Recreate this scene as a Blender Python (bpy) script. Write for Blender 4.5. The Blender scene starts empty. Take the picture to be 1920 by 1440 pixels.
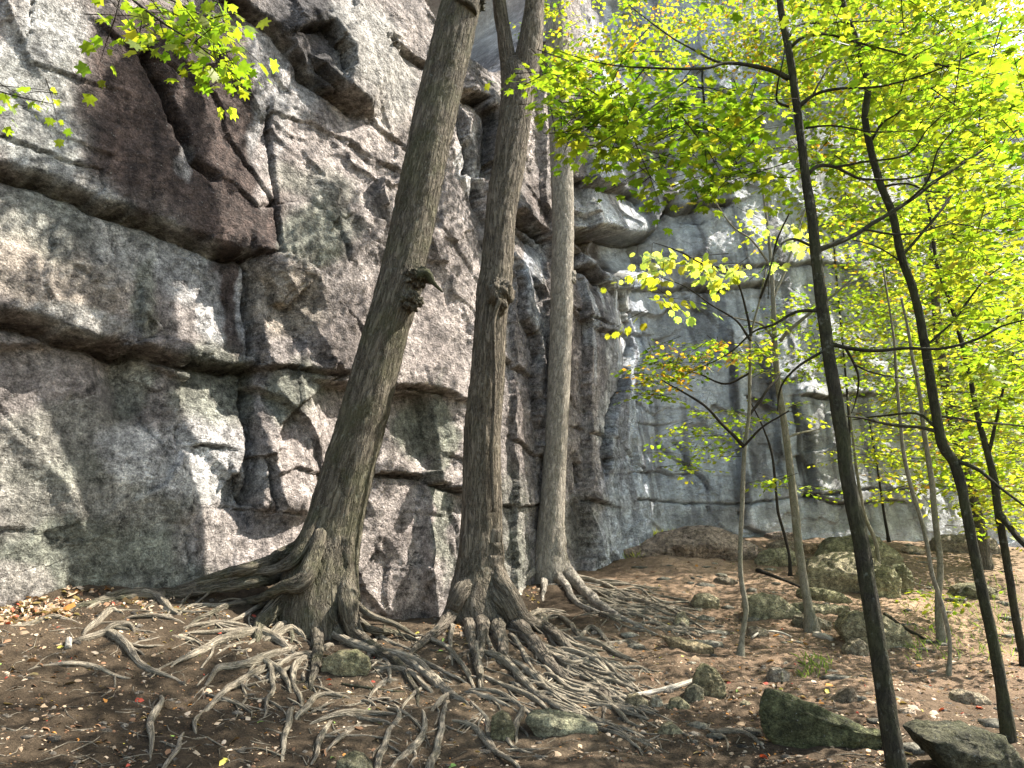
import bpy, bmesh, math
import numpy as np
R = math.radians
SC = bpy.context.scene
COL = SC.collection
rng = np.random.default_rng(7)

# ------------------------------------------------------------------ camera, sky, sun, exposure
PITCH = R(11.4); F = 1387.0; CAMZ = 1.6
cam_d = bpy.data.cameras.new("camera"); cam = bpy.data.objects.new("camera", cam_d); COL.objects.link(cam)
cam.location = (0, 0, CAMZ); cam.rotation_euler = (math.pi/2 + PITCH, 0, 0)
cam_d.sensor_width = 36; cam_d.lens = 36*F/1920; cam_d.clip_end = 500; SC.camera = cam

SUN_AZ, SUN_EL = 74.0, 49.0            # azimuth clockwise from +Y, elevation
SUNV = np.array([math.sin(R(SUN_AZ))*math.cos(R(SUN_EL)), math.cos(R(SUN_AZ))*math.cos(R(SUN_EL)), math.sin(R(SUN_EL))])
w = bpy.data.worlds.new("World"); SC.world = w; w.use_nodes = True
nt = w.node_tree; nt.nodes.clear()
sky = nt.nodes.new('ShaderNodeTexSky'); sky.sky_type = 'NISHITA'; sky.sun_disc = False
sky.sun_elevation = R(SUN_EL); sky.sun_rotation = R(SUN_AZ)
bg = nt.nodes.new('ShaderNodeBackground'); bg.inputs[1].default_value = 0.15
wo = nt.nodes.new('ShaderNodeOutputWorld'); wm = nt.nodes.new('ShaderNodeMix'); wm.data_type = 'RGBA'; wm.blend_type = 'MULTIPLY'; wm.inputs[0].default_value = 1; wm.inputs[7].default_value = (1.12, 1.0, .84, 1)
nt.links.new(sky.outputs[0], wm.inputs[6]); nt.links.new(wm.outputs[2], bg.inputs[0]); nt.links.new(bg.outputs[0], wo.inputs[0])
sl = bpy.data.lights.new("sun", 'SUN'); sl.energy = 4.6; sl.angle = R(0.5); sl.color = (1, .94, .86)
so = bpy.data.objects.new("sun", sl); COL.objects.link(so); so.location = (20, 0, 20)
from mathutils import Vector, Matrix
so.rotation_euler = Vector(SUNV).to_track_quat('Z', 'Y').to_euler()
SC.view_settings.view_transform = 'Standard'; SC.view_settings.look = 'None'
SC.view_settings.exposure = 1.85; SC.view_settings.gamma = 1
SC.render.engine = 'CYCLES'
SC.cycles.max_bounces = 6; SC.cycles.diffuse_bounces = 4; SC.cycles.glossy_bounces = 2; SC.cycles.transmission_bounces = 4
SC.cycles.use_adaptive_sampling = True; SC.cycles.use_denoising = True

# ------------------------------------------------------------------ helpers
_perm = np.random.default_rng(3).permutation(256); _perm = np.concatenate([_perm, _perm, _perm])
_grad = np.random.default_rng(4).normal(size=(256, 3)); _grad /= np.linalg.norm(_grad, axis=1)[:, None]
def pn(x, y, z, seed=0.0):
    "gradient noise, about -1..1"
    x = np.asarray(x, float) + seed*17.13; y = np.asarray(y, float) + seed*5.7; z = np.asarray(z, float) - seed*9.1
    x, y, z = np.broadcast_arrays(x, y, z)
    xi, yi, zi = np.floor(x), np.floor(y), np.floor(z)
    fx, fy, fz = x-xi, y-yi, z-zi
    xi = xi.astype(int) & 255; yi = yi.astype(int) & 255; zi = zi.astype(int) & 255
    u, v, t = [a*a*a*(a*(a*6-15)+10) for a in (fx, fy, fz)]
    out = 0
    for dx in (0, 1):
        for dy in (0, 1):
            for dz in (0, 1):
                h = _perm[_perm[_perm[(xi+dx) & 255] + ((yi+dy) & 255)] + ((zi+dz) & 255)]
                g = _grad[h]
                val = g[..., 0]*(fx-dx) + g[..., 1]*(fy-dy) + g[..., 2]*(fz-dz)
                out = out + val*(u if dx else 1-u)*(v if dy else 1-v)*(t if dz else 1-t)
    return out*1.6
def fbm(x, y, z, oct=4, seed=0.0, gain=.5):
    s = 0; a = 1; f = 1
    for i in range(oct):
        s = s + a*pn(x*f, y*f, z*f, seed+i*1.7); a *= gain; f *= 2.03
    return s
def sstep(a, b, x):
    t = np.clip((x-a)/(b-a), 0, 1); return t*t*(3-2*t)
CP, SP = math.cos(PITCH), math.sin(PITCH)
def ray(px, py):
    "world direction through a pixel, scaled to 1 m of depth along Y"
    a = (np.asarray(px, float)-960)/F; b = (720-np.asarray(py, float))/F
    y = CP - b*SP; z = SP + b*CP
    return np.stack([a/y, np.ones_like(y*a), z/y*np.ones_like(a)], -1)
def P(px, py, d):
    return np.array([0, 0, CAMZ]) + ray(px, py)*np.asarray(d)[..., None]
def proj(x, y, z):
    zz = z-CAMZ
    c = np.maximum(y*CP + zz*SP, .05); up = -y*SP + zz*CP
    return 960+F*x/c, 720-F*up/c
def pxm(d):  # metres per pixel at depth d
    return d/F

def obj(name, me, mat=None, parent=None):
    o = bpy.data.objects.new(name, me); COL.objects.link(o)
    if mat: me.materials.append(mat)
    if parent is not None: o.parent = parent
    return o
def tag(o, label=None, cat=None, group=None, kind=None):
    if label: o['label'] = label
    if cat: o['category'] = cat
    if group: o['group'] = group
    if kind: o['kind'] = kind
    return o
def empty(name, loc=(0, 0, 0)):
    o = bpy.data.objects.new(name, None); COL.objects.link(o); o.empty_display_size = .2
    return o
def mesh(name, V, faces, smooth=True, col=None, extra=None):
    "faces: (N,3) or (N,4) int array, or list of such arrays"
    me = bpy.data.meshes.new(name)
    V = np.asarray(V, np.float32)
    if not isinstance(faces, list): faces = [faces]
    faces = [np.asarray(f) for f in faces if len(f)]
    tot = np.concatenate([np.full(len(f), f.shape[1]) for f in faces])
    loops = np.concatenate([f.ravel() for f in faces]).astype(np.int32)
    me.vertices.add(len(V)); me.vertices.foreach_set('co', V.ravel())
    me.loops.add(len(loops)); me.loops.foreach_set('vertex_index', loops)
    me.polygons.add(len(tot)); st = np.concatenate([[0], np.cumsum(tot)[:-1]]).astype(np.int32)
    me.polygons.foreach_set('loop_start', st); me.polygons.foreach_set('loop_total', tot.astype(np.int32))
    if smooth: me.polygons.foreach_set('use_smooth', np.ones(len(tot), bool))
    if col is not None:
        a = me.attributes.new('Col', 'FLOAT_COLOR', 'POINT')
        c = np.ones((len(V), 4), np.float32); c[:, :3] = np.clip(col, 0, 1); a.data.foreach_set('color', c.ravel())
    if extra is not None:
        a = me.attributes.new('bk', 'FLOAT_VECTOR', 'POINT'); a.data.foreach_set('vector', np.asarray(extra, np.float32).ravel())
    me.update(calc_edges=True); me.validate()
    return me

# ------------------------------------------------------------------ materials
def newmat(name):
    m = bpy.data.materials.new(name); m.use_nodes = True; t = m.node_tree
    b = t.nodes['Principled BSDF']; b.inputs['Specular IOR Level'].default_value = .25
    return m, t, b
def N(t, kind, **kw):
    n = t.nodes.new(kind)
    for k, v in kw.items():
        if k in ('Scale', 'Detail', 'Roughness', 'Distortion', 'Strength', 'Distance', 'Lacunarity', 'Randomness', 'Factor'): n.inputs[k].default_value = v
        else: setattr(n, k, v)
    return n
def ramp(t, src, stops):
    r = t.nodes.new('ShaderNodeValToRGB'); e = r.color_ramp.elements
    while len(e) < len(stops): e.new(.5)
    for i, (p, c) in enumerate(stops):
        e[i].position = p; e[i].color = (*c, 1) if hasattr(c, '__len__') else (c, c, c, 1)
    t.links.new(src, r.inputs[0]); return r.outputs[0]
def mixc(t, mode, fac, a, b):
    m = t.nodes.new('ShaderNodeMix'); m.data_type = 'RGBA'; m.blend_type = mode
    for s, v in ((m.inputs[0], fac), (m.inputs[6], a), (m.inputs[7], b)):
        if hasattr(v, 'links') or isinstance(v, bpy.types.NodeSocket): t.links.new(v, s)
        elif hasattr(v, '__len__'): s.default_value = (*v, 1)
        else: s.default_value = v
    return m.outputs[2]
def noise(t, vec, sc, det=4, rough=.6, dist=0):
    n = N(t, 'ShaderNodeTexNoise', Scale=sc, Detail=det, Roughness=rough, Distortion=dist)
    t.links.new(vec, n.inputs['Vector']); return n.outputs['Fac']
def math_(t, op, a, b):
    m = t.nodes.new('ShaderNodeMath'); m.operation = op
    for i, v in enumerate((a, b)):
        if isinstance(v, bpy.types.NodeSocket): t.links.new(v, m.inputs[i])
        else: m.inputs[i].default_value = v
    return m.outputs[0]
def bump(t, b, hs, prev=None):
    tot = None
    for h, st, dist in hs:      # heights in metres, summed into one bump
        v = math_(t, 'MULTIPLY', h, st*dist); tot = v if tot is None else math_(t, 'ADD', tot, v)
    bb = t.nodes.new('ShaderNodeBump'); bb.inputs['Strength'].default_value = 1; bb.inputs['Distance'].default_value = 1
    t.links.new(tot, bb.inputs['Height']); t.links.new(bb.outputs[0], b.inputs['Normal'])
def mapped(t, src, scale):
    m = t.nodes.new('ShaderNodeMapping'); m.inputs['Scale'].default_value = scale
    t.links.new(src, m.inputs['Vector']); return m.outputs[0]

def rock_material(name, streak=True, fine=1.0):
    m, t, b = newmat(name)
    at = N(t, 'ShaderNodeAttribute', attribute_name='Col')
    tc = t.nodes.new('ShaderNodeTexCoord'); p = tc.outputs['Object']
    n1 = noise(t, p, 2.2, 6, .65); n2 = noise(t, p, 11*fine, 8, .8); n3 = noise(t, p, 60*fine, 4, .75)
    pit = N(t, 'ShaderNodeTexVoronoi', Scale=30*fine, feature='F1'); t.links.new(p, pit.inputs['Vector']); pit = pit.outputs['Distance']
    st = noise(t, mapped(t, p, (3.5, 3.5, .45)), 1.6, 6, .65, .4)
    c = mixc(t, 'MULTIPLY', 1.0, at.outputs['Color'], ramp(t, n1, [(.3, .62), (.7, 1.35)]))
    c = mixc(t, 'MULTIPLY', 1.0, c, ramp(t, n2, [(.36, .30), (.5, .95), (.64, 1.7)]))
    c = mixc(t, 'MULTIPLY', 1.0, c, ramp(t, n3, [(.36, .55), (.64, 1.35)]))
    c = mixc(t, 'MULTIPLY', .55 if streak else .2, c, ramp(t, st, [(.35, .45), (.65, 1.4)]))
    pz = noise(t, p, 5*fine, 5, .7)
    c = mixc(t, 'MULTIPLY', ramp(t, pz, [(.52, 0), (.62, .75)]), c, ramp(t, n2, [(.42, .25), (.6, 1.1)]))
    sp = noise(t, p, 38*fine, 3, .6, .3)
    c = mixc(t, 'MIX', ramp(t, sp, [(.66, 0), (.72, .55)]), c, (.46, .47, .43))
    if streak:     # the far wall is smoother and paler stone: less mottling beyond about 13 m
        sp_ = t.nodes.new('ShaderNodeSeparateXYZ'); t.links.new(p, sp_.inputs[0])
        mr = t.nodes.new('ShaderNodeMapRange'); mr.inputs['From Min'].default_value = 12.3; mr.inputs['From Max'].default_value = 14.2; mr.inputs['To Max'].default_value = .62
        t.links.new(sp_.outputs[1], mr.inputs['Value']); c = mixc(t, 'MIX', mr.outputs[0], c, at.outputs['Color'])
    t.links.new(c, b.inputs['Base Color']); b.inputs['Roughness'].default_value = .85
    rid = noise(t, mapped(t, p, (1, 1, 1.8)), 7, 8, .7, .6)
    cr = N(t, 'ShaderNodeTexVoronoi', Scale=3.0, feature='DISTANCE_TO_EDGE'); wv = noise(t, p, 2.6, 5, .7)
    vm = t.nodes.new('ShaderNodeVectorMath'); vm.operation = 'ADD'; t.links.new(mapped(t, p, (1, 1, 1.5)), vm.inputs[0])
    ws = t.nodes.new('ShaderNodeCombineXYZ')
    for i in range(3): t.links.new(math_(t, 'MULTIPLY', wv, .9), ws.inputs[i])
    t.links.new(ws.outputs[0], vm.inputs[1]); t.links.new(vm.outputs[0], cr.inputs['Vector'])
    crk = ramp(t, cr.outputs['Distance'], [(0, 0), (.018, 1)]); c = mixc(t, 'MULTIPLY', .6, c, ramp(t, math_(t, 'ADD', crk, ramp(t, n1, [(.42, 1), (.55, 0)])), [(0, .12), (1, 1)])); t.links.new(c, b.inputs['Base Color'])
    bump(t, b, [(rid, .9, .13), (n2, .9, .085), (crk, .8, .03), (pit, .8, .03), (n3, .9, .022)])
    return m
M_CLIFF = rock_material('cliff_rock')
M_BOULDER = rock_material('boulder_rock', streak=False, fine=1.3)

def ground_material():
    m, t, b = newmat('forest_floor')
    tc = t.nodes.new('ShaderNodeTexCoord'); p = tc.outputs['Object']
    at = N(t, 'ShaderNodeAttribute', attribute_name='Col')
    n1 = noise(t, p, 1.1, 5, .6); n2 = noise(t, p, 9, 6, .75); n3 = noise(t, p, 55, 5, .8); n4 = noise(t, p, 130, 3, .7, 1.0)
    c = mixc(t, 'MULTIPLY', 1.0, at.outputs['Color'], ramp(t, n1, [(.3, .7), (.7, 1.3)]))
    c = mixc(t, 'MULTIPLY', 1.0, c, ramp(t, n2, [(.3, .55), (.7, 1.45)]))
    c = mixc(t, 'MULTIPLY', 1.0, c, ramp(t, n3, [(.3, .45), (.7, 1.55)]))
    c = mixc(t, 'MIX', ramp(t, n4, [(.66, 0), (.7, .6)]), c, (.36, .27, .18))
    t.links.new(c, b.inputs['Base Color']); b.inputs['Roughness'].default_value = .95; b.inputs['Specular IOR Level'].default_value = .1
    bump(t, b, [(n2, .8, .05), (n3, .9, .018), (n4, .6, .008)])
    return m
M_GROUND = ground_material()

def bark_material(name, base, dark, light, moss=0.0, sc=1.0, blen=1.0, depth=1.0, lichen=0.2, rings=False):
    m, t, b = newmat(name)
    at = N(t, 'ShaderNodeAttribute', attribute_name='bk'); p = at.outputs['Vector']
    tc = t.nodes.new('ShaderNodeTexCoord')
    pm = mapped(t, p, (1, 1, blen))
    furrow = noise(t, pm, 17*sc, 6, .7, .6)
    vo = N(t, 'ShaderNodeTexVoronoi', Scale=15*sc, feature='DISTANCE_TO_EDGE')
    wn = noise(t, pm, 12*sc, 4, .6)
    vm = t.nodes.new('ShaderNodeVectorMath'); vm.operation = 'ADD'; t.links.new(pm, vm.inputs[0])
    cx = t.nodes.new('ShaderNodeCombineXYZ')
    for i in range(3): t.links.new(math_(t, 'MULTIPLY', wn, .30/sc), cx.inputs[i])
    t.links.new(cx.outputs[0], vm.inputs[1]); t.links.new(vm.outputs[0], vo.inputs['Vector'])
    plate = ramp(t, vo.outputs['Distance'], [(0, 0), (.22, 1)])
    fine = noise(t, p, 90*sc, 4, .75)
    c = mixc(t, 'MIX', ramp(t, furrow, [(.3, 0), (.66, 1)]), dark, base)
    c = mixc(t, 'MULTIPLY', .75, c, ramp(t, vo.outputs['Distance'], [(0, .25), (.08, 1.05), (.5, 1.2)]))
    c = mixc(t, 'MIX', ramp(t, fine, [(.5, 0), (.75, .6)]), c, light)
    big = noise(t, tc.outputs['Object'], 3.2, 5, .7)
    if moss: c = mixc(t, 'MIX', ramp(t, big, [(.42, 0), (.62, moss)]), c, (.075, .085, .03))
    li = noise(t, tc.outputs['Object'], 17, 4, .65)
    c = mixc(t, 'MIX', ramp(t, li, [(.6, 0), (.7, lichen)]), c, (.36, .38, .32))
    t.links.new(c, b.inputs['Base Color']); b.inputs['Roughness'].default_value = .9; b.inputs['Specular IOR Level'].default_value = .12
    bump(t, b, [(furrow, .9, .055*depth/sc), (plate, .9, .03*depth/sc), (fine, .6, .010*depth)])
    return m
M_BARK1 = bark_material('mossy_grey_bark', (.165, .14, .105), (.036, .030, .022), (.29, .26, .20), moss=.34, blen=.17, lichen=.25)
M_BARK2 = bark_material('grey_brown_bark', (.20, .168, .128), (.045, .035, .026), (.34, .30, .24), moss=.12, blen=.17, lichen=.2)
M_BARK3 = bark_material('pale_bark', (.38, .34, .28), (.15, .13, .10), (.52, .48, .41), moss=.05, blen=.3, sc=1.3, depth=.6, lichen=.25)
M_ROOT = bark_material('root_bark', (.32, .275, .205), (.07, .055, .038), (.52, .46, .37), moss=.12, blen=.12, sc=1.5, depth=.6, lichen=.12)
M_DARKB = bark_material('dark_thin_bark', (.045, .040, .028), (.018, .016, .012), (.075, .07, .05), moss=.3, blen=.3, sc=2.2, depth=.35, lichen=.22)
M_PALEB = bark_material('smooth_pale_bark', (.22, .20, .15), (.12, .105, .075), (.33, .31, .25), moss=.35, blen=.4, sc=2.0, depth=.2, lichen=.3)
M_TWIG = bark_material('twig_bark', (.035, .03, .022), (.018, .015, .012), (.06, .05, .04), sc=3, depth=.2, lichen=.05)
M_DEAD = bark_material('bleached_wood', (.5, .46, .38), (.25, .21, .16), (.62, .58, .5), blen=.15, sc=2, depth=.3, lichen=.1)

def leaf_material(name, trans=.55, rough=.5):
    m, t, b = newmat(name)
    at = N(t, 'ShaderNodeAttribute', attribute_name='Col')
    tc = t.nodes.new('ShaderNodeTexCoord')
    v = noise(t, tc.outputs['Object'], 40, 3, .6)
    c = mixc(t, 'MULTIPLY', .6, at.outputs['Color'], ramp(t, v, [(.3, .65), (.7, 1.25)]))
    t.links.new(c, b.inputs['Base Color']); b.inputs['Roughness'].default_value = rough
    tr = t.nodes.new('ShaderNodeBsdfTranslucent')
    c2 = mixc(t, 'MULTIPLY', 1.0, c, (2.1, 2.15, .9)); t.links.new(c2, tr.inputs[0])
    mx = t.nodes.new('ShaderNodeMixShader'); mx.inputs[0].default_value = trans
    out = [n for n in t.nodes if n.type == 'OUTPUT_MATERIAL'][0]
    t.links.new(b.outputs[0], mx.inputs[1]); t.links.new(tr.outputs[0], mx.inputs[2]); t.links.new(mx.outputs[0], out.inputs[0])
    return m
M_LEAF = leaf_material('maple_leaf'); M_LITTER = leaf_material('dry_leaf', .12, .7)
M_GRASS = leaf_material('grass_blade', .4)

# ------------------------------------------------------------------ ground shape
_ctl = [(0,1150,6.0),(-200,1190,5.2),(330,1102,7.1),(480,1072,7.9),(590,1190,7.0),(740,1188,9.0),(850,1165,7.7),(900,1172,7.6),(985,1112,10.6),
        (1030,1095,10.6),(1130,1055,12.6),(1200,1008,13.6),(1300,1008,15.0),(1500,1012,15.4),(1700,1012,16.6),(1900,1020,18.5),
        (0,1440,4.2),(300,1440,4.3),(700,1440,4.6),(960,1440,4.7),(1300,1440,4.9),(1640,1440,4.7),(1900,1400,5.1),(1388,1235,7.4),(1525,1180,8.8),
        (1800,1200,8.6),(1900,1110,11.5),(1300,1300,6.3),(1100,1250,6.9),(600,1300,5.8),(200,1280,5.4),(1650,1080,12.2),(1300,1120,10.4)]
_cx = np.array([P(a, b, d) for a, b, d in _ctl])
_cx = np.vstack([_cx, [(-8, 2, .6), (0, 0, 0), (8, 0, 0.05), (3, -6, -.3), (-6, -6, .2), (14, 8, .1), (16, 17, 1.0), (30, 30, 1.6), (0, 26, 2), (-14, 12, 1.5), (26, 6, .0), (20, 26, 1.3)]])
def _tps(r): return r*r*np.log(r+1e-6)
_n = len(_cx); _K = _tps(np.linalg.norm(_cx[:, None, :2]-_cx[None, :, :2], axis=2)) + np.eye(_n)*.35
_Pm = np.c_[np.ones(_n), _cx[:, :2]]
_A = np.block([[_K, _Pm], [_Pm.T, np.zeros((3, 3))]])
_w = np.linalg.solve(_A, np.r_[_cx[:, 2], 0, 0, 0])
def gh(x, y, detail=True):
    x = np.asarray(x, float); y = np.asarray(y, float); s = x.shape; X = x.ravel(); Y = y.ravel()
    cx = np.clip(X, -16, 32); cy = np.clip(Y, -9, 32)
    z = _w[_n] + _w[_n+1]*cx + _w[_n+2]*cy
    for i in range(_n): z = z + _w[i]*_tps(np.hypot(cx-_cx[i, 0], cy-_cx[i, 1]))
    if detail:
        z = z + .055*fbm(X*.9, Y*.9, 0*X, 3, 1.) + .022*fbm(X*4, Y*4, 0*X, 3, 2.) * sstep(30, 10, Y)
    return z.reshape(s)
_dd = np.concatenate([np.arange(2.2, 22, .03), np.arange(22, 60, .3)])
def ground_hit(px, py):
    r = ray(px, py); pts = np.array([0, 0, CAMZ]) + r*_dd[:, None]
    h = gh(pts[:, 0], pts[:, 1], detail=False); i = np.argmax(pts[:, 2] < h)
    if pts[i, 2] >= h[i]: i = len(_dd)-1
    d = _dd[i]; p = pts[i].copy(); p[2] = gh(p[0:1], p[1:2])[0]
    return p, d

xs = np.concatenate([np.linspace(-60, -12, 14)[:-1], np.arange(-12, -6.5, .15), np.arange(-6.5, 11, .045), np.arange(11, 26, .25), np.linspace(26, 160, 22)])
ys = np.concatenate([np.linspace(-60, -2, 16)[:-1], np.arange(-2, 3, .2), np.arange(3, 12, .04), np.arange(12, 24, .08), np.arange(24, 40, .5), np.linspace(40, 220, 22)])
X, Y = np.meshgrid(xs, ys, indexing='ij')
Z = gh(X, Y)
near = sstep(16, 8, Y)*sstep(-12, -7, X)*sstep(14, 10, X)
Z += near*(.012*fbm(X*14, Y*14, 0*X, 3, 5.) + .02*np.abs(pn(X*6, Y*6, 0*X, 8.)))
nx, ny = X.shape
idx = np.arange(nx*ny).reshape(nx, ny)
GF = np.stack([idx[:-1, :-1], idx[1:, :-1], idx[1:, 1:], idx[:-1, 1:]], -1).reshape(-1, 4)
gx, gy = X.ravel(), Y.ravel()
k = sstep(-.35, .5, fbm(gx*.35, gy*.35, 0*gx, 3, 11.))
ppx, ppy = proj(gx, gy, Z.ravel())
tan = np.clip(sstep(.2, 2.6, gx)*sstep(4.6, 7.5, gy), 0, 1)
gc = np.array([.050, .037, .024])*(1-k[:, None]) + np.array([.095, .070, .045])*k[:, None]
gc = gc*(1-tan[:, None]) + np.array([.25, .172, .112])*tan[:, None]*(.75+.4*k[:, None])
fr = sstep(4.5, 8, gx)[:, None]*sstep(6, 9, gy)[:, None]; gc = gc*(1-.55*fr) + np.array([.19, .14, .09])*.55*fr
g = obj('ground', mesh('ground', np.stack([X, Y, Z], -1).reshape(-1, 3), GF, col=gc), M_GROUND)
tag(g, 'brown trodden earth sloping gently up to the cliff foot', 'ground', kind='structure')

# ------------------------------------------------------------------ cliff
def polydist(px, py, pts):
    pts = np.asarray(pts, float); best = np.full(px.shape, 1e9); side = np.zeros(px.shape); end = np.zeros(px.shape)
    for i in range(len(pts)-1):
        a = pts[i]; b = pts[i+1]; d = b-a; L2 = d@d; L = math.sqrt(L2)
        t = ((px-a[0])*d[0]+(py-a[1])*d[1])/L2; tc = np.clip(t, 0, 1)
        q = np.hypot(px-a[0]-tc*d[0], py-a[1]-tc*d[1])
        s = (d[0]*(py-a[1])-d[1]*(px-a[0]))/L
        over = np.zeros(px.shape)
        if i == 0: over = np.maximum(over, -t*L)
        if i == len(pts)-2: over = np.maximum(over, (t-1)*L)
        m = q < best
        best = np.where(m, q, best); side = np.where(m, s, side); end = np.where(m, over, end)
    return best, side, end
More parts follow.
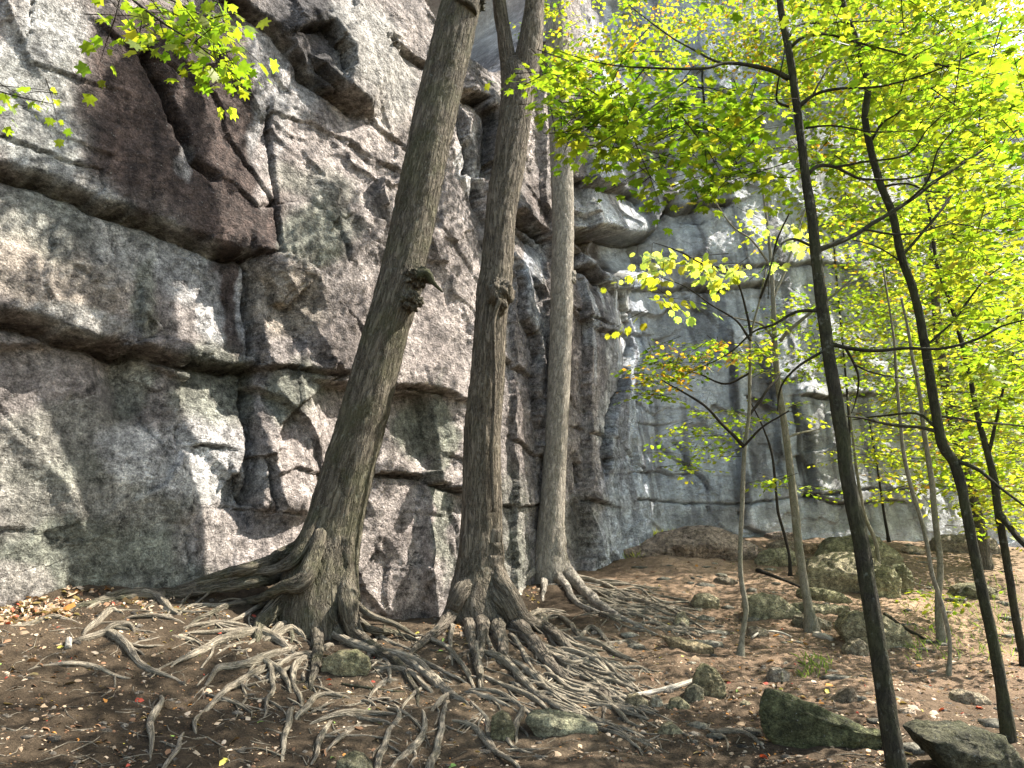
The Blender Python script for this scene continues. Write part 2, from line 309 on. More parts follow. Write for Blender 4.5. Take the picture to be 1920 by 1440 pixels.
# (points, raised side A, sunk side B, reach up, reach down, groove width px, groove depth m) ; side A is above / right of a line drawn left-to-right / downward
LED = [
 ([(-500,160),(-200,255),(0,320),(95,345),(180,385),(280,415),(380,455),(440,480),(475,478)], .15,.20, 90,80, 12,.15),
 ([(-500,450),(-200,530),(0,598),(80,615),(150,640),(255,655)], .18,.28, 110,110, 16,.22),
 ([(255,655),(350,680),(430,695),(480,693)], .10,.24, 60,90, 11,.14),
 ([(240,640),(300,632),(380,645),(420,660),(475,668)], -.06,-.03, 20,60, 2,.05),
 ([(478,690),(560,695),(620,700),(700,702)], .04,.05, 40,60, 3,.10),
 ([(475,478),(520,480),(560,500),(600,520),(650,600)], -.03,-.10, 30,90, 2,.02),
 ([(472,480),(478,530),(470,570),(480,620),(475,660),(482,700),(470,760),(478,820),(468,880),(470,940)], .20,.02, 160,40, 9,.22),
 ([(500,540),(505,570),(530,582),(545,560)], .02,.12, 30,60, 3,.06),
 ([(262,560),(262,640)], .0,.08, 10,60, 1,.0),
 ([(515,200),(508,250),(515,330),(520,400),(516,475)], .03,.03, 60,60, 4,.16),
 ([(275,100),(310,170),(345,250),(365,300),(400,330)], -.02,.06, 40,40, 11,.26),
 ([(180,40),(260,100),(330,125),(400,180),(440,270),(515,382)], .02,.02, 30,30, 2.2,.07),
 ([(400,330),(440,350),(480,385),(515,382)], .02,.02, 30,30, 2.2,.05),
 ([(60,0),(62,50),(40,90)], .0,.01, 20,20, 2,.05),
 ([(65,120),(150,150),(210,165)], .02,.02, 30,30, 2,.05),
 ([(0,255),(60,285),(120,305),(180,325)], .02,.03, 40,20, 2,.05),
 ([(420,-10),(470,30),(520,65),(560,110),(620,170),(670,200)], .16,.10, 120,60, 5,.10),
 ([(560,60),(610,50),(640,100),(640,130)], .12,.08, 40,70, 5,.15),
 ([(600,128),(640,180),(665,200)], .14,.10, 50,60, 4,.10),
 ([(505,100),(520,110)], 0,0, 10,10, 1,0),
 ([(740,85),(770,110),(795,125),(830,130)], .05,.06, 60,40, 3,.12),
 ([(690,210),(705,240),(740,265),(780,290)], .02,.03, 40,30, 2,.05),
 ([(520,210),(590,225),(660,265),(690,300)], .02,.02, 30,30, 2,.04),
 ([(520,385),(580,372),(640,400),(720,465)], -.04,-.08, 20,60, 2.5,.06),
 ([(610,378),(640,430),(650,470)], .05,.0, 60,20, 1,.01),
 ([(720,310),(745,320)], .03,.05, 20,20, 2,.06),
 ([(660,270),(690,290)], .02,.02, 20,20, 2,.04),
 ([(650,590),(690,640),(720,700)], .02,.02, 30,30, 2,.03),
 ([(640,700),(560,760),(520,800),(500,850)], -.08,-.03, 60,60, 2,.02),
 ([(370,835),(420,838)], .03,.03, 30,30, 3,.10),
 ([(290,780),(305,830),(320,860)], .01,.01, 20,20, 1.5,.03),
 ([(352,1000),(360,1060)], .01,.02, 20,20, 2.5,.07),
 ([(430,952),(500,960),(560,965)], .02,.02, 30,30, 2,.07),
 ([(445,890),(460,930),(475,950)], .03,.10, 20,30, 3,.12),
 ([(485,860),(500,920),(515,955)], .12,.02, 60,20, 5,.12),
 ([(470,962),(468,990)], .01,.01, 12,12, 2,.05),
 ([(500,890),(540,880),(590,890)], .03,.04, 40,40, 2,.04),
 ([(205,700),(200,725),(250,765),(275,770)], .0,.0, 20,20, 1,.0),
 ([(740,722),(790,726),(850,745)], .12,.06, 90,50, 4,.15),
 ([(700,888),(760,893),(800,900),(840,915),(870,925)], .12,.10, 50,40, 4,.16),
 ([(840,855),(900,880)], .02,.02, 30,30, 2,.06),
 ([(770,960),(830,965)], .01,.01, 20,20, 1.3,.03),
 ([(860,560),(890,580),(900,620)], .0,.02, 20,20, 1.5,.03),
 ([(820,415),(860,470),(900,540)], .03,.0, 40,20, 1.5,.02),
 ([(865,200),(880,250),(885,300),(895,355),(905,390)], .02,.14, 30,22, 5,.2),
 ([(885,180),(910,190),(925,215),(925,330)], .15,.22, 30,20, 4,.1),
 ([(880,330),(915,335)], -.08,-.12, 20,20, 3,.1),
 ([(935,945),(1000,950),(1020,948)], .03,.03, 30,30, 2,.08),
 ([(970,400),(985,420),(1030,455)], .12,.16, 30,40, 5,.2),
 ([(975,420),(1000,450)], .05,.05, 20,20, 3,.1),
 ([(975,500),(985,600),(1000,660),(1010,830)], .10,.04, 60,40, 4,.06),
 ([(1000,540),(1012,560)], .08,.06, 16,16, 3,.08),
 ([(960,678),(985,695)], .05,.05, 20,20, 3,.08),
 ([(960,820),(1000,850),(1020,860)], .02,.02, 20,20, 2,.06),
 ([(1085,480),(1105,500),(1132,525)], .14,.14, 30,30, 5,.2),
 ([(1082,582),(1110,595),(1135,605)], .02,.02, 20,20, 2,.06),
 ([(1075,800),(1110,810),(1140,820)], .02,.03, 20,20, 2,.06),
 ([(1080,870),(1092,910),(1100,935),(1140,945)], .04,.05, 20,30, 3,.1),
 ([(1085,340),(1110,345),(1135,355),(1160,360),(1185,375),(1192,385)], .12,.14, 40,40, 4,.15),
 ([(1110,432),(1140,435),(1160,440),(1200,445),(1225,440),(1240,400),(1255,380)], .22,.50, 60,40, 5,.25),
 ([(1255,380),(1280,388),(1300,385)], .16,.18, 50,26, 4,.15),
 ([(1280,408),(1310,415),(1350,400),(1372,378),(1300,385)], -.04,-.04, 10,10, 2,.08),
 ([(1300,384),(1340,383),(1375,377)], .14,.12, 50,24, 3,.1),
 ([(1195,542),(1240,545),(1280,540),(1320,543),(1400,538),(1440,532)], .20,.10, 60,60, 4,.16),
 ([(1370,505),(1372,540)], .0,.05, 14,14, 2,.06),
 ([(1380,505),(1440,498),(1500,496),(1580,500)], .1,.06, 40,30, 3,.1),
 ([(1170,490),(1168,560),(1180,640),(1172,700),(1150,750),(1140,800),(1135,870)], .10,.04, 40,24, 3,.12),
 ([(1200,600),(1205,650),(1203,720),(1215,760)], .05,.02, 24,24, 2,.06),
 ([(1130,620),(1170,628),(1200,628)], .06,.05, 20,20, 3,.08),
 ([(1240,840),(1262,855),(1285,868)], .05,.04, 24,20, 2.5,.08),
 ([(1190,792),(1240,798),(1262,792)], .02,.02, 20,20, 2,.05),
 ([(1262,830),(1280,850),(1290,880),(1320,900),(1332,920)], .06,.02, 40,20, 2.5,.08),
 ([(1175,850),(1195,870),(1210,880)], .02,.03, 20,20, 2,.06),
 ([(1185,888),(1230,886),(1290,890)], .03,.03, 20,20, 2,.06),
 ([(1195,940),(1260,942),(1330,945),(1390,945),(1460,935),(1560,925),(1680,915),(1850,905)], .05,-.05, 30,40, 3,.12),
 ([(1360,640),(1375,760),(1385,900)], .10,.02, 60,30, 3,.05),
 ([(1420,660),(1450,760),(1460,900)], .10,.02, 60,30, 3,.05),
 ([(1490,760),(1505,830),(1520,915)], .16,.02, 80,20, 3,.05),
 ([(1500,745),(1560,745),(1600,742),(1700,730)], .14,.08, 40,30, 3,.12),
 ([(1520,930),(1580,945),(1650,940),(1700,938)], .10,.10, 20,26, 3,.1),
 ([(1390,960),(1400,985),(1430,1000)], .02,.12, 30,30, 4,.1),
]
DIAG = [  # facets: (line, tilt strength, reach px) - one side falls away from a crease
 ([(262,660),(300,740),(380,830),(450,900)], .05, 60), ([(250,670),(280,770)], .06, 50), ([(620,330),(700,420),(740,520)], .05, 90),
 ([(560,180),(640,260),(760,420)], .06, 110), ([(170,520),(260,590)], .04, 60), ([(540,560),(620,680)], .06, 60), ([(820,470),(900,640)], .05, 70),
 ([(100,700),(220,780),(330,950)], .05, 120), ([(0,780),(120,900),(200,1080)], .04, 110), ([(700,960),(760,1050),(790,1160)], .04, 70)]

U0 = np.array([.65, .76]); A0 = np.array([-4.15, 6.0])
plan = [tuple(A0 + U0*s) for s in (-9, -4, 0, 5, 8.6)]
plan += [(2.22, 13.35), (2.55, 14.6), (3.1, 15.0), (6, 15.5), (9.5, 16.6), (14, 18.6), (20, 21), (30, 27), (40, 36)]
plan = np.array(plan); seg = np.hypot(*np.diff(plan, axis=0).T); cum = np.r_[0, np.cumsum(seg)]
s_near0 = 9-1.6; s_near1 = cum[7]; s_far1 = cum[7]+13.5
sg = np.concatenate([np.arange(0, s_near0, .12), np.arange(s_near0, s_near1, .019), np.arange(s_near1, s_far1, .045), np.arange(s_far1, cum[-1], .3)])
bx = np.interp(sg, cum, plan[:, 0]); by = np.interp(sg, cum, plan[:, 1])
def sm(v, sig):
    out = v.copy()
    for j in range(len(v)):
        wgt = np.exp(-.5*((sg-sg[j])/sig)**2); out[j] = (wgt*v).sum()/wgt.sum()
    return out
dxs = np.gradient(bx, sg); dys = np.gradient(by, sg)
dxs = sm(dxs, .35); dys = sm(dys, .35); L = np.hypot(dxs, dys); nX = dys/L; nY = -dxs/L
zg = np.concatenate([np.arange(-.6, .2, .1), np.arange(.2, 9.6, .0205), np.arange(9.6, 13, .07), np.arange(13, 22, .16)])
S, ZZ = np.meshgrid(sg, zg, indexing='ij')
BX = bx[:, None] + 0*ZZ; BY = by[:, None] + 0*ZZ; NX = nX[:, None] + 0*ZZ; NY = nY[:, None] + 0*ZZ
bpx0, _ = proj(bx, by, by*0+1.5); BP = bpx0[:, None] + 0*ZZ
sn = S-9.0   # metres along the near wall from its left edge in view
top = np.interp(sn[:, 0], [-9, 0, 4.6, 5.2, 6.6, 7.6, 9.0, 11, 15, 22, 34], [11, 11, 10.6, 9.5, 9.4, 10.4, 12.5, 15.5, 16.5, 16, 14])
top = top + .25*fbm(sg*.9, 0*sg, 0*sg, 3, 21.) ; TOP = top[:, None] + 0*ZZ
# lean-back and large relief
FARW = sstep(8.8, 11, sn)
D = -.055*np.maximum(ZZ-1, 0) + (.12-.03*FARW)*fbm(S*.35, ZZ*.35, 0*S, 2, 31.) + (.035-.015*FARW)*fbm(S*.9+ZZ*.4, ZZ*.9, 0*S, 3, 33.)
D += -.10*sstep(7.5, 10, ZZ)
def facets(u, v, cell, tilt, off, seed):
    g_ = np.random.default_rng(seed); nu = int((u.max()-u.min())/cell)+3; nv = int((v.max()-v.min())/cell)+3
    uo, vo_ = u.min()-cell, v.min()-cell; best = np.full(u.shape, 1e9); out = np.zeros(u.shape)
    J = g_.uniform(-.45, .45, (nu+3, nv+3, 2)); Tt = g_.uniform(-1, 1, (nu+3, nv+3, 3))
    iu = np.floor((u-uo)/cell).astype(int); iv = np.floor((v-vo_)/cell).astype(int)
    for a in (-1, 0, 1):
        for b in (-1, 0, 1):
            ku = np.clip(iu+a, 0, nu+2); kv = np.clip(iv+b, 0, nv+2); j_ = J[ku, kv]; t_ = Tt[ku, kv]
            du = u-(uo+(ku+.5+j_[..., 0])*cell); dv = v-(vo_+(kv+.5+j_[..., 1])*cell)
            d = np.abs(du)*1.1+np.abs(dv)*.8+.5*np.abs(du+dv); val = off*t_[..., 2]+tilt*(t_[..., 0]*du+t_[..., 1]*dv)
            m = d < best; best = np.where(m, d, best); out = np.where(m, val, out)
    return out
fw1 = .13*fbm(S*.8, ZZ*.8, 0*S, 3, 34.); fw2 = .13*fbm(S*.8, ZZ*.8, 0*S, 3, 35.)
D += facets(S+fw1, ZZ*1.05+fw2+.25*S, 2.1, .09, .035, 5) + facets(S+fw2, ZZ+fw1-.2*S, .95, .07, .010, 6)*(.8+.5*FARW)
qx, qy = proj(BX+NX*D, BY+NY*D, ZZ)
# recessed block bay between the left and middle trees: its right side wall faces the camera
bay = sstep(560, 650, qx)*sstep(818, 806, qx+4*np.sin(qy*.02))*sstep(726, 734, qy-.12*(qx-740))*(qx < 900)
D -= .30*bay*(S < s_near1)
low = (qx > 600)*(qx < 812)*sstep(893, 897, qy)*(S < s_near1); D += .10*low*sstep(600, 690, qx)
# buttress steps along the receding part
far = S > cum[6]
for e, x0, y0, y1 in ((.10, 905, 200, 760), (.10, 955, 380, 1200), (.12, 1012, -200, 1300), (.22, 1088, 200, 1300)):
    D += np.where(far, 0, e*(qx > x0+6*pn(qy*.02, 0, 0, x0))*sstep(y0-60, y0, qy) - e*sstep(x0, x0+95, qx)*sstep(y0-60, y0, qy))
VX, VY = BX+NX*D, BY+NY*D
qx, qy = proj(VX, VY, ZZ)
wx = 5*fbm(qx*.02, qy*.02, 0*qx, 3, 41.); wy = 5*fbm(qx*.02, qy*.02, 0*qx, 3, 42.)
jx = 1.8*fbm(qx*.12, qy*.12, 0*qx, 2, 43.)
ux, uy = qx+wx+jx, qy+wy+jx
D2 = np.zeros_like(D); CR = np.zeros_like(D)
infr = (BY > 1.5)
scale = np.clip(BY/9., .7, 1.5); scale = np.where(S > cum[5], .85, scale)
for pts, A, B, la, lb, gw, gd in LED:
    q = np.array(pts); m = infr & (ux > q[:, 0].min()-240) & (ux < q[:, 0].max()+240) & (uy > q[:, 1].min()-240) & (uy < q[:, 1].max()+240)
    if q[:, 0].min() > 1200 : m &= S > cum[5]
    d, s, e = polydist(ux[m], uy[m], pts)
    fade = np.exp(-(np.maximum(e, 0)/14)**2)
    sg_ = .5+.5*np.tanh(np.sign(s)*d/1.1)
    v = ((1-sg_)*A*np.clip(1-d/(2.4*la), 0, 1)**1.3 - sg_*B*np.clip(1-d/(2.2*lb), 0, 1)**1.3) * np.exp(-(np.maximum(e, 0)/30)**2)
    gr = np.exp(-(d/np.maximum(gw*.7, 1.5))**2)*fade*(.75+.5*pn(ux[m]*.03, uy[m]*.03, 0*d, 3.))
    D2[m] += (v - 1.6*gd*gr)*scale[m]
    CR[m] = np.maximum(CR[m], gr*np.clip(gd/.1, 0, 1))
for pts, k_, reach in DIAG:
    d, s, e = polydist(ux, uy, pts)
    D2 -= (s > 0)*k_*(1-np.exp(-d/(reach*.35)))*np.exp(-(d/reach)**2)*np.exp(-(np.maximum(e, 0)/60)**2)*2.5*infr
# the dark roof (cave) at the head of the far bay
cv = np.exp(-(((ux-1175)/58)**2+((uy-478)/34)**2)**2); D2 -= .42*cv*(S > cum[5]-1)
ov = sstep(560, 580, ux)*sstep(650, 630, ux)*sstep(20, 60, uy)*sstep(185, 120, uy)*(ux-uy*.5 < 585)*(S < s_near1)
D2 -= .08*ov
# fine relief
D2 += (.018-.004*FARW)*fbm(S*2.4, ZZ*2.4, 0*S, 3, 51.) + (.011+.008*sstep(.1, .5, pn(S*.7, ZZ*.7, 0*S, 57.)))*fbm(S*9, ZZ*9, 0*S, 4, 52.) + .02*(1-np.abs(pn(S*5, ZZ*3.3, 0*S, 53.))*2)*sstep(0, .5, pn(S*.8, ZZ*.8, 0*S, 54.))
fl = fbm(S*1.1, ZZ*1.5, 0*S, 3, 55.)*3; D2 += .016*(fl-np.floor(fl))*(1-bay)*sstep(.0, .35, pn(S*.6, ZZ*.6, 0*S, 56.))   # thin exfoliation steps
VX += NX*D2; VY += NY*D2
over = np.maximum(ZZ-TOP, 0); zz = np.minimum(ZZ, TOP) + .12*over; VX -= NX*over*1.6; VY -= NY*over*1.6
# colours of the rock; some patches paint in light and shade
qx, qy = proj(VX, VY, zz)
w1 = 20*fbm(qx*.012, qy*.012, 0*qx, 4, 61.); w2 = 20*fbm(qx*.012, qy*.012, 0*qx, 4, 62.)
cx_, cy_ = qx+w1, qy+w2
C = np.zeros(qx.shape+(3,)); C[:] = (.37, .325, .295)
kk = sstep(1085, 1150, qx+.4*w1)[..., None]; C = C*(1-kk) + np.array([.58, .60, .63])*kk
kb = sstep(-.1, .7, fbm(S*.5, ZZ*.5, 0*S, 3, 63.))[..., None]; C = C*(1-.6*kb) + C*np.array([1.35, 1.33, 1.3])*.6*kb
BROWN = (.098, .070, .058); DARK = (.07, .066, .066); WHITE = (.66, .64, .61); PINK = (.48, .415, .375); GREEN = (.25, .255, .20); GREY = (.42, .42, .38); BLUE = (.50, .54, .60); TAN = (.43, .365, .28)
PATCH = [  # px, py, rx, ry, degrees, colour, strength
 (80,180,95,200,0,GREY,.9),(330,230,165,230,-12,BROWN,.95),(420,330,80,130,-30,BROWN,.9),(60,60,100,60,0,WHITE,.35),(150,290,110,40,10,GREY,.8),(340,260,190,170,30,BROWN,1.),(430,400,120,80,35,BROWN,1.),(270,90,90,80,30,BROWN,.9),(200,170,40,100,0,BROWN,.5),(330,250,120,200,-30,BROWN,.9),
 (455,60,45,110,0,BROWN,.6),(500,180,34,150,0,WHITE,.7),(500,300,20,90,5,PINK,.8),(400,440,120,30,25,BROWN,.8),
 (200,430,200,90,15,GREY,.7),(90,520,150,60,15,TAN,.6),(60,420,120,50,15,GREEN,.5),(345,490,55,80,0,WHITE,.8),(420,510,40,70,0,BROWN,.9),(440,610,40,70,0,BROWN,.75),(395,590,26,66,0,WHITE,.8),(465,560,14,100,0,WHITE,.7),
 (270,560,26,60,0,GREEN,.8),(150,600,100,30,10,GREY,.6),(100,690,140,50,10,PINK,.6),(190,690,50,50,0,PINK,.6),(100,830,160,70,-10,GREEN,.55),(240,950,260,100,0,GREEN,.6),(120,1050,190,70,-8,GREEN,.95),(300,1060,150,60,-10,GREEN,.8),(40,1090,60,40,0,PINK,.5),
 (300,860,110,60,20,WHITE,.75),(390,820,70,60,30,WHITE,.6),(430,900,60,60,0,WHITE,.5),(440,1010,110,70,0,PINK,.8),(520,1000,70,50,0,PINK,.6),(240,720,40,60,15,GREEN,.7),(400,720,70,80,40,GREEN,.85),(450,740,30,60,0,GREEN,.6),  # closing GREEN patches paint in the shadow under the ledge
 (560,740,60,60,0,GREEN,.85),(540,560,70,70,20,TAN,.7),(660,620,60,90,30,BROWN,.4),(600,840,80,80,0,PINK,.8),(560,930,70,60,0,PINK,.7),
 (570,30,70,50,20,DARK,.9),(600,130,50,50,40,DARK,.9),(590,170,26,16,0,DARK,.8),(600,430,70,60,0,GREEN,.8),(590,340,90,30,10,GREEN,.55),(600,260,80,60,30,PINK,.5),(560,170,40,50,40,WHITE,.5),(700,120,60,120,-25,GREY,.6),(690,250,60,110,-25,PINK,.4),  # DARK under the overhang and the first GREEN are painted-in shade
 (780,660,60,140,10,PINK,.85),(830,560,60,160,-6,BROWN,.35),(850,480,40,200,0,PINK,.5),(790,800,50,60,0,GREEN,.9),(740,1020,80,140,0,PINK,.5),(745,1000,40,30,0,BROWN,.3),(830,900,18,180,0,GREEN,.8),(880,900,18,180,0,PINK,.8),(880,300,20,70,0,WHITE,.8),(905,260,16,80,0,DARK,.6),  # GREEN block top and strip paint shade; PINK strip beside them the lit wall
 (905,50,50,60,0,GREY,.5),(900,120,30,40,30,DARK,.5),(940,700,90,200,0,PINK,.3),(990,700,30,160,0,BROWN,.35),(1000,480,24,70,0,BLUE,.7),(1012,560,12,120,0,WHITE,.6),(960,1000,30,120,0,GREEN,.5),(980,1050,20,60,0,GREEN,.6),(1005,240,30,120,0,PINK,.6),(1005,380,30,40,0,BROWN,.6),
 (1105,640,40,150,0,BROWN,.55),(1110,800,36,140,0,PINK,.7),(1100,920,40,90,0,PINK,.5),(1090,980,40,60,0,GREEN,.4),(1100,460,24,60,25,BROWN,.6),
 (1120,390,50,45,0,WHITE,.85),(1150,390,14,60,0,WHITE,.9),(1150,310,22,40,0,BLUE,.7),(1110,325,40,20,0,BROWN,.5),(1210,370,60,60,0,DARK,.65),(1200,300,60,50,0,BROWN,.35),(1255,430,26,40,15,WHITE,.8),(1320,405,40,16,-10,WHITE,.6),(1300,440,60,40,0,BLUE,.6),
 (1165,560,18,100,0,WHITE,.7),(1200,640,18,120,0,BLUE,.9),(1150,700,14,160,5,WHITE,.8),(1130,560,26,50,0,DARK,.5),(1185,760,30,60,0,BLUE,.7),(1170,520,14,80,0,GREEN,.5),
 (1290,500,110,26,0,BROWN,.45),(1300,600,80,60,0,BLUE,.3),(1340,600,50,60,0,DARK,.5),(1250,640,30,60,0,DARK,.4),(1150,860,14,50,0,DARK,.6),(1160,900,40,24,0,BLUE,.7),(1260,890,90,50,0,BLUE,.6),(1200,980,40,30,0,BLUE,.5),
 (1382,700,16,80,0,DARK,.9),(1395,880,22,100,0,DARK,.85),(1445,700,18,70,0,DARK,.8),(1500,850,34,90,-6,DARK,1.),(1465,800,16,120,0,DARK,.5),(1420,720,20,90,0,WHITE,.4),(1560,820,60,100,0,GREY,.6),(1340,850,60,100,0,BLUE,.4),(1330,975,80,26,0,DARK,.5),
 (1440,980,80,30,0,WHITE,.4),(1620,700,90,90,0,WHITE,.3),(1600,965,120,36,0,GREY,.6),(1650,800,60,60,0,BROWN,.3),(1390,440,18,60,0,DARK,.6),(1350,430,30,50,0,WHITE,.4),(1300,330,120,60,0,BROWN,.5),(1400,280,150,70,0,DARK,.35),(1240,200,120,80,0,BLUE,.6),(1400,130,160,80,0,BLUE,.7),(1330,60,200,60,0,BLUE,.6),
 (320,372,150,42,24,BROWN,.85),(440,430,80,36,24,BROWN,.85),(350,300,14,30,0,WHITE,.5),(590,440,60,50,0,GREEN,.5),  # closing GREEN deepens the painted shade on the wall
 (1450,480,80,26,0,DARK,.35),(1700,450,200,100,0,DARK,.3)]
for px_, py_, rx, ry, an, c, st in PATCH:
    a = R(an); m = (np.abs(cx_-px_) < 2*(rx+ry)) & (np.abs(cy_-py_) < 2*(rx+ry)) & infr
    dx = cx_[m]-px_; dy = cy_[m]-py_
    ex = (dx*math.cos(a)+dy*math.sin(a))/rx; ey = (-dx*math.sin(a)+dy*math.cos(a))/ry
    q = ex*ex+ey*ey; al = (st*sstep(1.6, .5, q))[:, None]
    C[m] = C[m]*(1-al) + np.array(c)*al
# rain streaks on the far wall and receding buttresses
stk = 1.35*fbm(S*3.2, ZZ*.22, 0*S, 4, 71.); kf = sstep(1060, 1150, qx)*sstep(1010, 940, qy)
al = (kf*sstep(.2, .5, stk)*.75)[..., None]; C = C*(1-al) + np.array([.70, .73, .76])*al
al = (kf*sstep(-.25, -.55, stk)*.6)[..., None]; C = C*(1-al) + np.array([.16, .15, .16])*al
stk2 = fbm(S*6, ZZ*.5, 0*S, 4, 72.); C *= (1+.22*stk2[..., None])
C *= (1+.28*fbm(S*3, ZZ*3, 0*S, 4, 73.)[..., None]); C *= (1-.6*CR[..., None])
shp = S.shape; idx = np.arange(S.size).reshape(shp)
CF = np.stack([idx[:-1, :-1], idx[1:, :-1], idx[1:, 1:], idx[:-1, 1:]], -1).reshape(-1, 4)
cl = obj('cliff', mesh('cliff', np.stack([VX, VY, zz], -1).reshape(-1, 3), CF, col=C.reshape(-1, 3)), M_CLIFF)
tag(cl, 'tall grey and brown cliff face split by ledges and cracks', 'cliff', kind='structure')

# ------------------------------------------------------------------ tubes: trunks, limbs, roots
def resample(pts, rad, step):
    pts = np.asarray(pts, float); rad = np.asarray(rad, float)
    # Catmull-Rom through the points
    n = len(pts)
    if n < 3: dens = 6
    ext = np.vstack([2*pts[0]-pts[1], pts, 2*pts[-1]-pts[-2]]); er = np.r_[rad[0], rad, rad[-1]]
    out = []; ro = []
    for i in range(n-1):
        p0, p1, p2, p3 = ext[i:i+4]; L = np.linalg.norm(p2-p1); k = max(2, int(math.ceil(L/step)))
        t = np.linspace(0, 1, k, endpoint=False)[:, None]
        out.append(.5*((2*p1)+(-p0+p2)*t+(2*p0-5*p1+4*p2-p3)*t**2+(-p0+3*p1-3*p2+p3)*t**3))
        ro.append(er[i+1]*(1-t[:, 0])+er[i+2]*t[:, 0])
    out.append(pts[-1:]); ro.append([rad[-1]])
    return np.vstack(out), np.concatenate(ro)
def tube(pts, rad, seg=8, step=.05, rough=.06, lobes=0, seed=0., ridge=0., flat=1.0, smooth_path=True, wob=0., cap=True, flare=None):
    p, r = resample(pts, rad, step) if smooth_path else (np.asarray(pts, float), np.asarray(rad, float))
    n = len(p)
    if wob:
        t_ = np.arange(n)*step; p = p + wob*np.stack([pn(t_*3, 0, 0, seed+1), pn(t_*3, 0, 0, seed+2), .6*pn(t_*3, 0, 0, seed+3)], 1)*np.minimum(1, np.minimum(np.arange(n), np.arange(n)[::-1])/3.)[:, None]
    T = np.gradient(p, axis=0); T /= np.linalg.norm(T, axis=1)[:, None]+1e-9
    ref = np.array([0, -1., .2]) if abs(T[0] @ np.array([0, 0, 1.])) > .6 else np.array([0, 0, 1.])
    U = np.zeros_like(p); u = ref - T[0]*(ref@T[0]); u /= np.linalg.norm(u)
    for i in range(n):
        u = u - T[i]*(u@T[i]); u /= np.linalg.norm(u)+1e-9; U[i] = u
    W = np.cross(T, U)
    a = np.linspace(0, 2*math.pi, seg, endpoint=False)
    Lc = np.r_[0, np.cumsum(np.linalg.norm(np.diff(p, axis=0), axis=1))]
    ca, sa = np.cos(a), np.sin(a)
    rr = r[:, None]*np.ones(seg)
    A = np.broadcast_to(a, rr.shape); LL = Lc[:, None]+0*rr
    rm = r.mean()
    rr = rr*(1 + rough*fbm(np.cos(A)*1.3, np.sin(A)*1.3, LL*1.1/max(rm*4, .08), 3, seed))
    if ridge:
        ka = max(rm*38, 1.6); kl = 5.0 if rm > .1 else 2.2
        rr = rr + ridge*(np.abs(pn(np.cos(A)*ka, np.sin(A)*ka, LL*kl, seed+5))-.35) + .45*ridge*pn(np.cos(A)*ka*2.1, np.sin(A)*ka*2.1, LL*kl*2.6, seed+6)
    if flare is not None: rr = rr*flare(A, LL, Lc[-1])
    V = p[:, None, :] + U[:, None, :]*(ca*rr)[..., None]*flat + W[:, None, :]*(sa*rr)[..., None]
    bk = np.stack([ca*rr, sa*rr, LL+seed*.37], -1)
    V = V.reshape(-1, 3); bk = bk.reshape(-1, 3)
    i, j = np.meshgrid(np.arange(n-1), np.arange(seg), indexing='ij'); j2 = (j+1) % seg
    Q = np.stack([i*seg+j, i*seg+j2, (i+1)*seg+j2, (i+1)*seg+j], -1).reshape(-1, 4)
    F_ = [Q]
    if cap:
        V = np.vstack([V, p[:1], p[-1:]]); bk = np.vstack([bk, [[0, 0, 0]], [[0, 0, Lc[-1]]]]); nv = n*seg
        j = np.arange(seg); j2 = (j+1) % seg
        F_.append(np.stack([0*j+nv, j2, j], -1)); F_.append(np.stack([0*j+nv+1, (n-1)*seg+j, (n-1)*seg+j2], -1))
    return V, F_, bk
class Mesh:
    def __init__(s): s.V = []; s.Q = []; s.T = []; s.B = []; s.n = 0
    def add(s, V, F_, bk):
        for f in F_: (s.Q if f.shape[1] == 4 else s.T).append(f+s.n)
        s.V.append(V); s.B.append(bk); s.n += len(V)
    def tube(s, *a, **k): s.add(*tube(*a, **k))
    def make(s, name, mat, parent=None):
        fs = [np.vstack(x) for x in (s.Q, s.T) if x]
        return obj(name, mesh(name, np.vstack(s.V), fs, extra=np.vstack(s.B)), mat, parent)
def pxline(pts, d, dtop=None):
    "traced centreline -> 3-D at depth d (d at the foot, dtop at the head)"
    pts = np.asarray(pts, float); t = np.linspace(1, 0, len(pts)); dd = d if dtop is None else d*t[::-1]+dtop*(1-t[::-1])
    dd = np.zeros(len(pts))+dd; return P(pts[:, 0], pts[:, 1], dd), pts[:, 2]*.5*dd/F*1.02

def big_tree(name, trace, d, mat, label, seg=72, step=.03, ridge=.012, flareamp=.0, rough=.035, seed=1., lean=0.):
    top = np.array(trace[0]); pts = np.array(trace, float)     # head first
    dd = d + lean*(1-np.linspace(0, 1, len(pts)))
    p = P(pts[:, 0], pts[:, 1], dd); r = pts[:, 2]*.5*dd/F
    p = p[::-1]; r = r[::-1]                                    # foot first
    base = p[0].copy(); gz = gh(base[0], base[1])
    e = empty(name, (base[0], base[1], float(gz))); 
    tag(e, label, 'tree', 'big trunks in front of the cliff')
    q = p - np.array(e.location)
    m = Mesh()
    m.tube(q, r, seg=seg, step=step, rough=rough, seed=seed, ridge=ridge,
           flare=lambda A, L, Lt: 1+flareamp*np.exp(-L/.35)*(np.abs(np.sin(A*2.5+seed))*.8+.35*np.sin(A*4+2*seed)))
    m.make('trunk', mat, e)
    return e, q, r
def sub(e, V): return np.asarray(V)-np.array(e.location)

